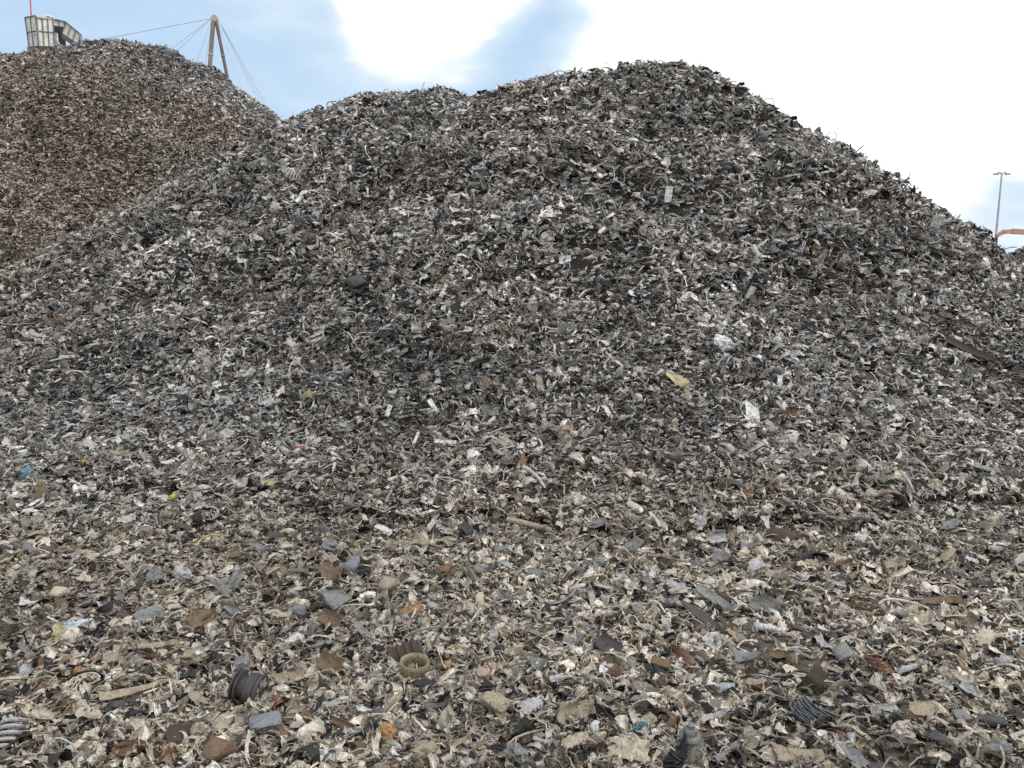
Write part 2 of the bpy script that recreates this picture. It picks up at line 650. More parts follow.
# ------------------------------------------------------------------ colours of the shreds
def shred_colours(n, rng, warm, grey_med):
    """base colours; warm 0..1 per piece moves greys towards tan dust and rust"""
    v = np.clip(grey_med * np.exp(rng.normal(0, .68, n)), .02, .55)
    cool = np.array([1.035, 1.0, .975])
    tan = np.array([1.16, 1.0, .765])
    w = (np.clip(warm + rng.normal(0, .3, n), 0, 1) * (1 - .25 * sstep(.2, .45, v)))[:, None]
    c = v[:, None] * (cool * (1 - w) + tan * w)
    k = rng.random(n)
    rust = np.array([.15, .088, .058]) * np.exp(rng.normal(0, .35, (n, 1)))
    brown = np.array([.17, .125, .085]) * np.exp(rng.normal(0, .4, (n, 1)))
    pr = .014 + .03 * warm
    c = np.where((k < pr)[:, None], rust, c)
    c = np.where(((k > pr) & (k < pr * 2.2))[:, None], brown, c)
    k2 = rng.random(n)
    c = np.where((k2 < .025)[:, None], np.array([.5, .5, .49]) * np.exp(rng.normal(-.1, .15, (n, 1))), c)
    c = np.where((k2 > .86)[:, None], np.array([.035, .034, .035]) * np.exp(rng.normal(0, .3, (n, 1))), c)
    bright = np.array([[.12, .19, .25], [.24, .07, .06], [.3, .27, .12], [.13, .2, .14], [.32, .42, .48]])
    c = np.where((k2 > .052)[:, None] & (k2 < .0526)[:, None], bright[rng.integers(0, 5, n)], c)
    lum = c.max(1, keepdims=True)
    cap = .62 - .15 * np.clip(np.asarray(warm), 0, 1)[:, None]
    return np.clip(c * np.minimum(1, cap / lum), .01, .62)


PLACED = []       # (centre, radius) of the pieces that are objects of their own; loose shreds keep off them

# ------------------------------------------------------------------ pieces one can pick out: each an object of its own
TINT = {
    'tan': (.31, .26, .19), 'pale tan': (.44, .385, .3), 'grey': (.2, .2, .2), 'pale grey': (.38, .38, .375), 'off-white': (.52, .515, .5), 'white': (.7, .7, .695),
    'dark grey': (.075, .074, .073), 'black': (.028, .028, .03), 'brown': (.16, .11, .07), 'rusty brown': (.17, .098, .06), 'orange': (.34, .2, .1), 'brass': (.46, .33, .13),
    'blue-grey': (.2, .212, .23), 'pale blue': (.47, .53, .58), 'red': (.3, .035, .045), 'yellow-green': (.48, .48, .1), 'teal': (.07, .17, .22), 'pink': (.36, .26, .22),
    'dark brown': (.06, .045, .034), 'yellow': (.42, .36, .21)}
ROUGH_METAL = {'brass': .6, 'grey': .45, 'pale grey': .45, 'dark grey': .35, 'blue-grey': .3}
GROUP = 'loose pieces of scrap that stand out from the shreds'


def tint(c):
    return scrap_mat(c.replace(' ', '_').replace('-', '_') + '_scrap', TINT[c], ROUGH_METAL.get(c, .15), 4.5)


def link_mesh(name, V, F, mat, parent=None, smooth=False):
    me = raw_mesh(name, V, F)
    me.materials.append(mat)
    if smooth:
        me.polygons.foreach_set('use_smooth', np.ones(len(F), bool))
        try:
            me.set_sharp_from_angle(angle=R(42))
        except Exception:
            pass
    o = bpy.data.objects.new(name, me)
    COL.objects.link(o)
    if parent is not None:
        o.parent = parent
    return o


def pose(u, v, px, ang, lean=.5, turn=0, roll=0, lift=.0):
    """a resting place on the scrap: axes and length of a piece that spans px pixels at the angle ang"""
    C, n = hit(u, v)
    view = CAM - C
    view /= np.linalg.norm(view)
    z = n * (1 - lean) + view * lean
    z /= np.linalg.norm(z)
    E = []
    for s in (-.5, .5):
        d = ray(u + s * px * math.cos(R(ang)), v - s * px * math.sin(R(ang)))
        E.append(CAM + d * (((C - CAM) @ z) / (d @ z)))
    x = E[1] - E[0]
    L = float(np.linalg.norm(x))
    x /= L
    M = Matrix(((x[0], *(np.cross(z, x)[:1]), z[0]), (x[1], np.cross(z, x)[1], z[1]), (x[2], np.cross(z, x)[2], z[2])))
    M = M @ Matrix.Rotation(R(turn), 3, 'Z') @ Matrix.Rotation(R(roll), 3, 'X')
    C = C + n * (.012 + .055 * sstep(.3, .9, C[2]) + lift * L)
    for k in (-.28, 0, .28):
        PLACED.append((C + x * k * L, L * .24))
    return C, M, L


def settle(o, C, M, L):
    o.location = C
    o.rotation_euler = M.to_euler()
    o.scale = (L, L, L)


HR = np.random.default_rng(99)
HQ = dict(nx=15, ny=10)


def S(w, curl=.5, curlv=.4, twist=.2, folds=1, crumple=.05, taper=.4, jag=.2, thick=.02, foldamp=.6):
    return lambda r: sheet(r, w, curl, curlv, twist, folds, crumple, taper, jag, thick, 15, 10, foldamp)


def H(a, b, box=.4, n=22):
    return lambda r: hull(r, n, (1, a, b), box)


def CR(a, b, amp=.7, k=6):
    return lambda r: crumpled(r, (1, a, b), amp, 3, k)


# kind, short name, label, u, v, length px, angle, shape, colour, (lean, turn, roll, lift)
PIECES = [
    ('metal_chunk', 'smooth blue-grey block', 'smooth blue-grey cast block lying below the grooved black pulley', 266, 732, 36, 12, H(.62, .5, .7), 'blue-grey', (.4, 0, 0, .15)),
    ('leaf_shard', 'long tan blade', 'long tan curved blade of sheet metal left of the black pulley', 136, 695, 76, 16, S(.17, .5, .7, .4, 0, .02, .7, .15), 'tan', (.5, 0, 0, .08)),
    ('dish_scrap', 'rust-brown dish', 'rust-brown half dish with a dark hollow near the bottom left of the ground', 130, 757, 36, 5, lambda r: dish(r, .3, 18, .04, .6), 'rusty brown', (.75, 0, -30, .1)),
    ('folded_sheet', 'dark folded panel', 'dark grey-brown folded panel with a split down its middle', 184, 741, 36, 10, S(.75, .4, .5, .1, 2, .04, .3, .15), 'dark brown', (.6, 0, 0, .1)),
    ('ribbed_hose', 'pale ribbed coil', 'pale ribbed coil of hose at the left edge of the ground', 9, 740, 42, 70, None, 'pale grey', (.6, 0, 0, .0)),
    ('curved_shard', 'yellow tan shard', 'narrow yellow-tan shard standing up beside a white foil lump', 57, 640, 27, 66, S(.4, .6, .7, .3, 0, .04, .6, .2), 'yellow', (.7, 0, 0, .1)),
    ('crumpled_foil', 'white-blue foil lump', 'pale blue-white crumpled foil lump beside the yellow-tan shard', 79, 630, 32, 18, CR(.55, .4, .9, 8), 'pale blue', (.5, 0, 0, .1)),
    ('folded_sheet', 'grey peaked sheet', 'grey peaked sheet with a sharp ridge, above the long grey-tan strip', 149, 620, 30, 20, S(.75, .2, .2, .1, 2, .03, .5, .15, foldamp=.9), 'grey', (.55, 0, 0, .1)),
    ('curved_shard', 'tan square sheet', 'tan square sheet scrap tilted towards the camera, above the long tan blade', 191, 662, 33, 30, S(.7, .5, .5, .3, 1, .04, .3, .15), 'tan', (.6, 0, 0, .1)),
    ('metal_strip', 'grey-tan long strip', 'long grey-tan rolled strip lying level above the long tan blade', 146, 651, 66, 7, S(.16, .3, 1.2, .7, 0, .03, .4, .2), 'tan', (.5, 0, 0, .06)),
    ('metal_chunk', 'orange nub', 'small orange-brown nub of metal above the tan blade', 80, 677, 13, 0, H(.8, .7), 'orange', (.5, 0, 0, .25)),
    ('round_flake', 'pale round flake', 'pale grey round flake left of the black pulley', 221, 661, 17, 10, S(.75, .5, .5, .1, 0, .03, .5, .12), 'off-white', (.6, 0, 0, .1)),
    ('metal_flake', 'tiny pale blue flake', 'tiny pale blue flake at the bottom left beside the rust-brown dish', 34, 758, 10, 40, S(.6, .3, .3), 'pale blue', (.7, 0, 0, .2)),
    ('curved_shard', 'tan curled shell', 'tan curled shell of metal right of the black pulley', 288, 684, 34, 8, S(.42, .9, 1.5, .2, 0, .02, .7, .1), 'tan', (.55, 0, 0, .12)),
    ('metal_wedge', 'upright orange-tan wedge', 'upright orange-tan wedge leaning behind the smooth blue-grey block', 293, 718, 32, 72, S(.5, .3, .9, .2, 1, .02, .4, .12), 'tan', (.75, 0, 0, .12)),
    ('metal_wedge', 'brown cupped wedge', 'brown cupped wedge right of the upright orange-tan wedge', 309, 725, 22, -35, S(.7, .8, 1.0, .2, 0, .02, .5, .12), 'brown', (.6, 0, 0, .1)),
    ('curved_shard', 'grey curled plate', 'grey curled plate on the ground right of the tan curled shell', 329, 711, 28, 25, S(.55, .8, .6, .2, 1, .04, .4, .15), 'pale grey', (.5, 0, 0, .1)),
    ('ribbed_cover', 'brown ribbed cover', 'dark brown ribbed half cover just behind the brass ring', 406, 661, 32, 18, None, 'dark brown', (.55, 0, 0, .12)),
    ('metal_block', 'grey square block', 'grey square block tilted on edge amid the mid ground', 336, 606, 24, -50, H(.85, .5, 1.0, 26), 'grey', (.55, 0, 0, .2)),
    ('metal_flake', 'white flat flake', 'white flat flake right of the grey square block', 368, 600, 17, 8, S(.5, .2, .2, .1, 1, .04, .4, .2), 'white', (.6, 0, 0, .2)),
    ('metal_shard', 'orange shard', 'flat orange shard on the ground between the grey block and the big tan rag', 413, 615, 22, 8, S(.4, .3, .4, .2, 1, .04, .4, .25), 'orange', (.55, 0, 0, .15)),
    ('crumpled_sheet', 'big tan rag', 'large pale tan crumpled sheet like a rag in the middle of the ground', 474, 612, 32, 25, S(.75, .4, .7, .4, 2, .12, .4, .35), 'pale tan', (.55, 0, 0, .12)),
    ('metal_slab', 'brown slab', 'thin brown slab lying flat left of the grey square block', 275, 611, 32, 2, H(.4, .16, .8), 'brown', (.45, 0, 0, .08)),
    ('crumpled_sheet', 'rusty orange knot', 'rusty orange crumpled knot of metal near the bottom edge', 388, 739, 24, -45, CR(.7, .5, .9, 7), 'orange', (.6, 0, 0, .15)),
    ('metal_plate', 'long grey plate', 'long narrow grey plate lying aslant behind the brown ribbed cover', 366, 640, 30, -48, S(.24, .2, .4, .1, 0, .02, .2, .1), 'grey', (.55, 0, 0, .12)),
    ('metal_block', 'orange-tan cube', 'small orange-tan cube-like block left of the brass ring', 349, 685, 15, 5, H(.85, .7, 1.0, 24), 'orange', (.5, 0, 0, .25)),
    ('metal_block', 'pink nub', 'pinkish brown rounded block right of the brass ring', 483, 680, 15, -10, H(.8, .7, .6), 'pink', (.5, 0, 0, .25)),
    ('metal_block', 'tan nub', 'tan rounded block right of the pinkish brown block', 497, 686, 14, 25, H(.8, .7, .6), 'pale tan', (.5, 0, 0, .25)),
    ('metal_block', 'orange lump', 'orange rounded lump touching the right side of a white chip by the ring', 447, 671, 10, 60, H(.8, .8, .5), 'orange', (.5, 0, 0, .3)),
    ('metal_flake', 'pale blue chip', 'pale blue-green chip on the ground below the brass ring', 393, 709, 11, -20, S(.75, .3, .4), 'pale blue', (.7, 0, 0, .25)),
    ('crumpled_sheet', 'pale blue foil', 'pale blue foil scrap at the bottom edge below the grey curled plate', 322, 763, 22, 30, S(.8, .4, .5, .2, 1, .08, .3, .3), 'pale blue', (.6, 0, 0, .15)),
    ('crumpled_sheet', 'large buff slab', 'large buff-coloured crumpled slab at the bottom edge', 628, 757, 46, -8, S(.62, .4, .4, .2, 1, .07, .25, .22, .05), 'pale tan', (.55, 0, 0, .1)),
    ('stepped_cap', 'stepped grey cap', 'stepped grey conical cap standing right of the large buff slab', 690, 748, 28, 0, None, 'grey', (.15, 0, 0, .0)),
    ('leaf_shard', 'dark long blade', 'long dark grey-brown leaf blade, lower of two blades side by side', 703, 623, 54, -36, S(.24, .3, .9, .2, 0, .02, .8, .1), 'dark grey', (.5, 0, 0, .08)),
    ('leaf_shard', 'grey long blade', 'long grey leaf blade, upper of two blades side by side', 715, 607, 46, -33, S(.28, .3, .9, .2, 0, .02, .8, .1), 'grey', (.55, 0, 0, .14)),
    ('dish_scrap', 'grey oval dish', 'grey oval dish lying open right of the two leaf blades', 764, 611, 32, -3, lambda r: dish(r, .22, 20, .04, .6, .03), 'grey', (.55, 0, 0, .1)),
    ('metal_pipe', 'pale pipe stub', 'pale short pipe stub with a flange below the grey oval dish', 766, 633, 26, -10, None, 'off-white', (.5, 0, 0, .12)),
    ('metal_block', 'brown brick', 'brown brick-like block lying in the middle right of the ground', 660, 677, 29, -14, H(.5, .42, .9, 26), 'brown', (.5, 0, 0, .2)),
    ('crumpled_sheet', 'pale fan plate', 'pale blue fan-shaped plate on top of white shreds', 718, 694, 33, -6, S(.42, .5, .6, .2, 2, .03, .5, .2), 'pale blue', (.55, 0, 0, .15)),
    ('crumpled_foil', 'teal scrap', 'teal and blue crumpled scrap above the large buff slab', 641, 732, 19, 5, CR(.45, .35, .9, 8), 'teal', (.6, 0, 0, .2)),
    ('crumpled_sheet', 'folded tan lump', 'folded grey-tan lump of sheet left of the teal scrap', 577, 722, 40, 12, S(.65, .7, .9, .3, 2, .07, .4, .2), 'tan', (.5, 0, 0, .12)),
    ('crumpled_foil', 'black and white knot', 'pale crumpled knot of foil with dark gaps, above the pale fan plate', 712, 646, 25, 45, CR(.6, .5, 1.0, 9), 'off-white', (.6, 0, 0, .12)),
    ('metal_flake', 'white triangle flake', 'white triangular flake with a rusty edge left of the brown brick', 606, 676, 14, -10, S(.6, .2, .2, .1, 0, .02, .9, .15), 'white', (.65, 0, 0, .25)),
    ('curved_band', 'grey curved band', 'grey curved band arched like a handle in the middle of the ground', 556, 604, 42, 8, lambda r: sheet(r, .16, 1.9, .3, .2, 0, .01, .2, .08, .03, 18, 6), 'pale grey', (.8, 0, -70, .12)),
    ('metal_plate', 'thin grey sheet', 'thin pale grey torn sheet right of the big tan rag', 612, 589, 36, 25, S(.4, .4, .5, .3, 1, .05, .4, .3), 'pale grey', (.55, 0, 0, .12)),
    ('metal_block', 'grey box block', 'grey box-shaped block with one dark side in the lower right of the ground', 957, 724, 24, 8, H(.85, .7, 1.0, 28), 'grey', (.4, 0, 0, .25)),
    ('metal_chunk', 'dark rounded lump', 'dark rounded lump at the right edge beside the grey box block', 991, 730, 34, -8, H(.5, .45, .1, 26), 'dark grey', (.4, 0, 0, .18)),
    ('finned_bundle', 'finned bundle', 'blue-grey bundle of bent metal fins in the lower right', 808, 722, 34, -40, None, 'blue-grey', (.55, 0, 0, .1)),
    ('round_flake', 'white oval disc', 'small white oval disc just below the blue-grey finned bundle', 824, 742, 16, -20, lambda r: dish(r, .08, 20, .06, .6, .01), 'white', (.6, 0, 0, .3)),
    ('honeycomb_plate', 'white honeycomb piece', 'white honeycomb piece at the right edge of the ground', 1014, 645, 24, 12, None, 'white', (.6, 0, 0, .15)),
    ('folded_sheet', 'dark standing sheet', 'dark folded sheet standing on edge in the lower right', 815, 690, 30, 65, S(.75, .3, .9, .2, 1, .03, .3, .12, foldamp=.9), 'dark brown', (.7, 0, 0, .15)),
    ('panel_scrap', 'curved tan panel', 'curved tan panel rim at the bottom edge, lower right', 797, 762, 54, -4, S(.38, .9, .5, .2, 0, .02, .3, .1), 'tan', (.4, 0, 0, .1)),
    ('metal_plate', 'pale torn sheet', 'pale grey torn sheet lying aslant in the right of the ground', 905, 676, 44, 18, S(.22, .4, .4, .4, 1, .05, .5, .3), 'pale grey', (.5, 0, 0, .12)),
    ('wire_tangle', 'brown wire clump', 'clump of brown wires and twigs in the right of the ground', 866, 612, 38, -15, lambda r: tangle(r, 12, .014, 16), 'brown', (.5, 0, 0, .1)),
    ('metal_plate', 'long brown plate', 'long brown plate lying level beyond the brown wire clump', 938, 606, 46, 3, S(.2, .3, .4, .2, 0, .03, .3, .15), 'brown', (.45, 0, 0, .1)),
    ('metal_plate', 'pale bent plate', 'pale tan bent plate just below the long brown plate', 918, 626, 32, 8, S(.35, .5, .3, .2, 1, .03, .3, .15), 'pale tan', (.5, 0, 0, .12)),
    ('bent_strip', 'bent loop strip', 'narrow grey strip bent into a U at the bottom right', 886, 750, 30, 20, lambda r: arc_rod(3.4, .04, 22, 7, .05), 'grey', (.7, 0, 0, .1)),
    ('split_log', 'tan split log', 'tan split half-round piece with dark underside low on the heap at left', 127, 460, 33, -8, S(.28, .2, 2.4, .1, 0, .02, .5, .1, .04), 'tan', (.5, 0, 0, .15)),
    ('curved_shard', 'brown hollow pod', 'upright brown pod-shaped shard with a dark hollow at left', 42, 498, 26, 80, S(.6, .4, 2.0, .1, 0, .02, .8, .1), 'brown', (.8, 0, 180, .1)),
    ('metal_flake', 'yellow-green chip', 'tiny yellow-green chip low on the heap at left', 174, 501, 9, 20, CR(.6, .5), 'yellow-green', (.6, 0, 0, .4)),
    ('wire_ring', 'thin white wire ring', 'thin white wire ring lying on the shreds at left', 210, 518, 18, 0, None, 'off-white', (.7, 0, 0, .2)),
    ('metal_chunk', 'orange scrap nub', 'orange-brown scrap nub left of the tan split log', 87, 470, 13, -30, H(.7, .6, .3), 'orange', (.6, 0, 0, .3)),
    ('crumpled_foil', 'round pale lump', 'rounded pale grey crumpled lump low on the heap', 228, 440, 19, 10, CR(.8, .6, .5, 5), 'pale grey', (.6, 0, 0, .2)),
    ('bent_wire', 'tan wire arc', 'tan wire bent into an arc at left where the heap meets the ground', 210, 546, 30, 15, lambda r: arc_rod(2.2, .045, 20, 7, .05), 'yellow', (.75, 0, 0, .2)),
    ('round_flake', 'pale leaf sheet', 'pale leaf-shaped sheet on the ground right of the brown pod', 127, 524, 20, 20, S(.5, .3, .5, .2, 0, .03, .7, .12), 'pale grey', (.6, 0, 0, .2)),
    ('metal_chunk', 'red chip', 'small bright red chip on the lower face of the heap', 300, 454, 8, -20, H(.8, .6, .6), 'red', (.6, 0, 0, .4)),
    ('metal_strip', 'white upright strip', 'short white strip standing upright on the lower heap face', 389, 416, 13, 72, S(.35, .1, .2, .1, 0, .02, .2, .1), 'white', (.8, 0, 0, .3)),
    ('metal_strip', 'long white leaning strip', 'white curled strip leaning right on the lower heap face', 435, 413, 18, -52, S(.3, .6, .3, .4, 0, .03, .4, .15), 'white', (.7, 0, 0, .3)),
    ('metal_strip', 'thin white stick', 'thin white stick leaning left, below the white upright strip', 416, 446, 17, 68, S(.18, .05, .1, 0, 0, .01, .1, .05), 'white', (.8, 0, 0, .3)),
    ('metal_strip', 'level white strip', 'white strip lying level right of the thin white stick', 446, 449, 22, -4, S(.2, .1, .2, .1, 0, .02, .1, .1), 'off-white', (.6, 0, 0, .3)),
    ('metal_shard', 'ochre curl', 'ochre yellow curl of metal at the foot of the heap', 270, 487, 18, 10, S(.35, 2.2, .4, .4, 0, .02, .3, .15), 'yellow', (.6, 0, 0, .3)),
    ('bent_strip', 'white hooked strip', 'white hooked strip at the foot of the heap in the middle', 431, 531, 22, 62, S(.3, 1.2, .4, .3, 1, .03, .4, .15), 'off-white', (.75, 0, 0, .2)),
    ('metal_chunk', 'blue-grey rounded lump', 'blue-grey rounded lump standing on the ground left of the long tan stick', 353, 570, 21, 60, H(.7, .5, .2), 'blue-grey', (.6, 0, 0, .2)),
    ('crumpled_sheet', 'pale tan sheet', 'pale tan cupped sheet at the foot of the heap', 480, 482, 22, 20, S(.75, .5, .6, .2, 1, .05, .3, .2), 'pale tan', (.65, 0, 0, .2)),
    ('wooden_stick', 'long tan stick', 'long straight tan stick lying at the foot of the heap', 529, 530, 46, -14, lambda r: tube([(-.5, 0, 0), (-.2, .01, 0), (.15, -.005, .01), (.5, 0, 0)], [.055, .065, .065, .055], 10), 'tan', (.5, 0, 0, .09)),
    ('metal_shard', 'white blade shard', 'white blade-like shard standing on the right of the lower heap', 751, 420, 28, -60, S(.5, .2, .3, .1, 0, .02, .8, .1), 'white', (.75, 0, 0, .25)),
    ('curved_shard', 'cream hooked shard', 'cream-yellow hooked shard high in the middle of the heap face', 675, 390, 30, -34, S(.5, .8, .5, .4, 1, .04, .7, .25), 'yellow', (.7, 0, 0, .25)),
    ('bent_rod', 'grey curved rod', 'grey curved rod on the heap foot right of the pale tan sheet', 537, 488, 42, -52, lambda r: arc_rod(1.0, .05, 16, 8), 'pale grey', (.7, 0, 0, .15)),
    ('curved_shard', 'tan torn leaf', 'tan torn leaf of sheet metal above the grey curved rod', 565, 438, 26, 60, S(.4, .7, .5, .6, 1, .05, .6, .3), 'pink', (.7, 0, 0, .2)),
    ('dish_scrap', 'brown round cap', 'brown round cap on the heap foot at the right', 729, 491, 24, 20, lambda r: dish(r, .35, 18, .04, .85), 'dark brown', (.6, 0, 180, .15)),
    ('crumpled_foil', 'pale grey chunk', 'pale grey crumpled chunk low on the heap foot right of a white bowed rod', 700, 528, 21, 70, CR(.5, .45, 1.0, 8), 'pale grey', (.65, 0, 0, .2)),
    ('bent_rod', 'white bowed rod', 'white bowed rod left of the pale grey crumpled chunk', 656, 531, 28, -66, lambda r: arc_rod(1.0, .06, 14, 8), 'off-white', (.75, 0, 0, .2)),
    ('round_flake', 'tan oval chip', 'tan oval chip standing upright on the right heap foot', 937, 493, 15, 82, S(.65, .4, .4, .1, 0, .02, .7, .05), 'yellow', (.8, 0, 0, .3)),
    ('bent_rod', 'pale upright rod', 'pale grey rod leaning beside the tan oval chip', 907, 490, 30, -62, lambda r: arc_rod(.7, .06, 12, 8), 'pale grey', (.75, 0, 0, .2)),
    ('metal_shard', 'pink triangle', 'pinkish triangular shard left of the pale grey rod', 889, 500, 28, -14, S(.35, .3, .3, .2, 1, .03, .8, .15), 'pink', (.65, 0, 0, .2)),
    ('round_flake', 'pinkish round plate', 'pinkish brown round plate high on the right side of the heap', 915, 408, 18, -40, S(.8, .4, .4, .1, 0, .03, .5, .1), 'pink', (.7, 0, 0, .25)),
    ('dish_scrap', 'dark brown bowl', 'dark brown upturned bowl-like shell at the heap foot on the right', 780, 541, 32, -12, S(.6, .9, 1.2, .1, 0, .02, .6, .1), 'dark brown', (.5, 0, 180, .15)),
    ('bent_strip', 'pale folded strip', 'pale tan folded strip lying level on the right of the heap foot', 883, 571, 44, 8, S(.2, .4, .4, .4, 2, .03, .2, .2), 'pale tan', (.6, 0, 0, .15)),
    ('bent_rod', 'right bent bracket', 'pale bent bracket with a knob at the right end of the heap foot', 982, 474, 34, -12, lambda r: channel(r, .14, .1, .03, 12, .8, .6, 'L'), 'pale grey', (.7, 0, 0, .2)),
    ('metal_flake', 'white upper flake', 'bright white flake in the middle of the heap face', 566, 265, 13, 12, S(.7, .2, .3, .1, 1, .04, .3, .2), 'white', (.75, 0, 0, .3)),
    ('metal_strip', 'white upright tag', 'white upright rectangular tag near the top of the heap', 667, 201, 16, 82, S(.45, .1, .2, .1, 0, .02, .1, .05), 'white', (.85, 0, 0, .3)),
    ('bent_wire', 'hooked pale wire', 'pale hooked wire near the top right of the heap', 717, 207, 22, -60, lambda r: arc_rod(1.8, .05, 16, 7), 'pale grey', (.85, 0, 0, .3)),
    ('crumpled_foil', 'white crumpled clump', 'white crumpled clump on the right of the heap face', 722, 353, 24, -20, CR(.7, .5, .9, 8), 'white', (.7, 0, 0, .2)),
    ('metal_plate', 'grey rectangle plate', 'flat grey rectangular plate below the white flake on the heap face', 577, 313, 13, -5, S(.65, .1, .2, .05, 0, .02, .1, .06), 'pale grey', (.75, 0, 0, .3)),
    ('metal_pipe', 'white small tube', 'small white tube on the right of the upper heap, above another tube', 752, 258, 12, -65, lambda r: pipe(r, .25, .05, 14, .9, .02), 'off-white', (.8, 0, 0, .3)),
    ('metal_pipe', 'grey small tube', 'small pale grey tube directly below the white tube on the heap', 746, 300, 14, 60, lambda r: pipe(r, .25, .05, 14, .9, .02), 'pale grey', (.8, 0, 0, .3)),
    ('metal_beam', 'long dark beam', 'long dark brown bent beam lying aslant at the right of the heap', 962, 355, 64, -24, S(.15, .35, .8, .2, 0, .01, .3, .1, .03), 'dark brown', (.6, 0, 0, .08)),
    ('metal_plate', 'pale square plate', 'pale grey square plate near the crest at the right', 933, 229, 13, 70, S(.8, .1, .2, .05, 0, .03, .15, .1), 'pale grey', (.85, 0, 0, .3)),
    ('wire_ring', 'crest wire loop', 'thin wire loop standing up on the crest right of the summit', 762, 109, 11, 0, None, 'grey', (.95, 0, 0, .5)),
    ('wire_ring', 'lower crest wire loop', 'thin wire loop on the crest halfway down to the right', 827, 132, 10, 0, None, 'grey', (.95, 0, 0, .5)),
    ('ribbed_hose', 'striped coil', 'striped pale coil high on the left shoulder of the grey heap', 298, 183, 18, -25, None, 'pale grey', (.8, 0, 0, .2)),
    ('metal_flake', 'upper white speck', 'off-white flake on the heap face below the left shoulder', 402, 243, 11, -10, S(.5, .2, .3, .1, 1, .04, .3, .2), 'white', (.75, 0, 0, .3)),
    ('metal_shard', 'cream speck shard', 'cream shard on the middle of the heap face beneath the white flake', 514, 352, 14, -40, S(.5, .3, .3, .1, 1, .04, .6, .2), 'pale tan', (.75, 0, 0, .3)),
    ('metal_rod', 'dark sloping bar', 'dark thin bar on the far left of the grey heap', 96, 307, 26, 18, lambda r: channel(r, .12, .1, .03, 10, .2, .2, 'L'), 'dark grey', (.7, 0, 0, .2)),
    ('metal_plate', 'reddish flat scrap', 'reddish brown flat scrap on the left of the heap', 58, 327, 20, 4, S(.35, .2, .3, .1, 1, .03, .3, .2), 'rusty brown', (.7, 0, 0, .2)),
    ('metal_rod', 'pale sloping rod', 'pale grey rod below the reddish flat scrap on the left of the heap', 62, 365, 20, 22, lambda r: rod(r, .06, .2), 'pale grey', (.75, 0, 0, .25)),
    ('metal_chunk', 'dark block', 'dark square block on the heap face left of the middle', 358, 290, 20, 25, H(.7, .6, .9), 'dark grey', (.6, 0, 0, .2)),
    ('metal_flake', 'white chip pair', 'white chip on the right of the heap face', 790, 372, 13, 5, S(.5, .2, .3, .1, 1, .04, .3, .3), 'white', (.75, 0, 0, .3)),
    ('metal_flake', 'white square chip', 'tiny white square chip left of the tan split log', 25, 456, 8, 15, S(.9, .1, .2, .1, 0, .03, .1, .1), 'white', (.75, 0, 0, .35)),
]
REFS = []
rp = np.random.default_rng(55)


def add_special(name, c, C, M, L):
    m = tint(c)
    if name == 'ribbed_hose':
        th = np.linspace(0, 2 * math.pi * 6, 150)
        p = np.stack([th / th[-1] - .5, .27 * np.cos(th), .27 * np.sin(th) * .75], -1)
        return link_mesh(name, *tube(p, .055, 7), m, None, True)
    if name == 'ribbed_cover':
        u, v = np.meshgrid(np.linspace(-.5, .5, 22), np.linspace(-1.4, 1.4, 14), indexing='ij')
        rr = .42 + .035 * np.sign(np.sin(u * 25)) + .02 * np.sin(v * 3)
        P = np.stack([u, rr * np.sin(v), rr * np.cos(v) * .8 - .1], -1).reshape(-1, 3)
        return link_mesh(name, *thick_grid(P, 22, 14, .03), m)
    if name == 'stepped_cap':
        V, F = lathe([(.5, 0), (.5, .08), (.4, .16), (.36, .34), (.4, .38), (.36, .48), (.26, .54), (.25, .66), (.2, .74), (.14, .76), (.12, .9), (.03, .93)], 26)
        return link_mesh(name, dent(V, rp, .012, 5), F, m, None, True)
    if name == 'finned_bundle':
        parts = []
        for i in range(9):
            V, F = sheet(rp, .5, rp.uniform(.3, 1.2), .3, rp.uniform(-.5, .5), 0, .03, .2, .1, .015, 12, 6)
            V = V[:, [0, 2, 1]] + np.array([rp.uniform(-.05, .05), (i - 4) * .075 + .01 * rp.normal(), 0])
            parts.append((V, F))
        return link_mesh(name, *join(parts), m)
    if name == 'honeycomb_plate':
        parts = []
        for i in range(5):
            for j in range(4):
                x, y = (i - 2) * .21 + (j % 2) * .105, (j - 1.5) * .18
                V, F = lathe([(.12, -.05), (.12, .05), (.085, .05), (.085, -.05)], 6, True)
                a = math.pi / 6
                V = np.stack([V[:, 0] * math.cos(a) - V[:, 1] * math.sin(a), V[:, 0] * math.sin(a) + V[:, 1] * math.cos(a), V[:, 2]], -1)
                parts.append((V + np.array([x, y, .05 * x * x + .001 * (i + j)]), F))
        return link_mesh(name, *join(parts), m)
    if name == 'wire_ring':
        a = np.linspace(0, 2 * math.pi, 40)[:-1]
        p = np.stack([.5 * np.cos(a), .4 * np.sin(a), .05 * np.sin(2 * a)], -1)
        return link_mesh(name, *tube(np.concatenate([p, p[:1]]), .035, 6, caps=False), m)
    if name == 'metal_pipe':                                # a stub with a flange: thing > parts
        e = bpy.data.objects.new(name, None)
        COL.objects.link(e)
        link_mesh('pipe_stub', *pipe(rp, .15, .03, 16, 1, .01), m, e, True)
        V, F = lathe([(.15, -.05), (.27, -.05), (.27, .05), (.15, .05)], 18, True)
        link_mesh('flange', V[:, [2, 0, 1]] + np.array([-.36, 0, 0]), F, m, e)
        return e


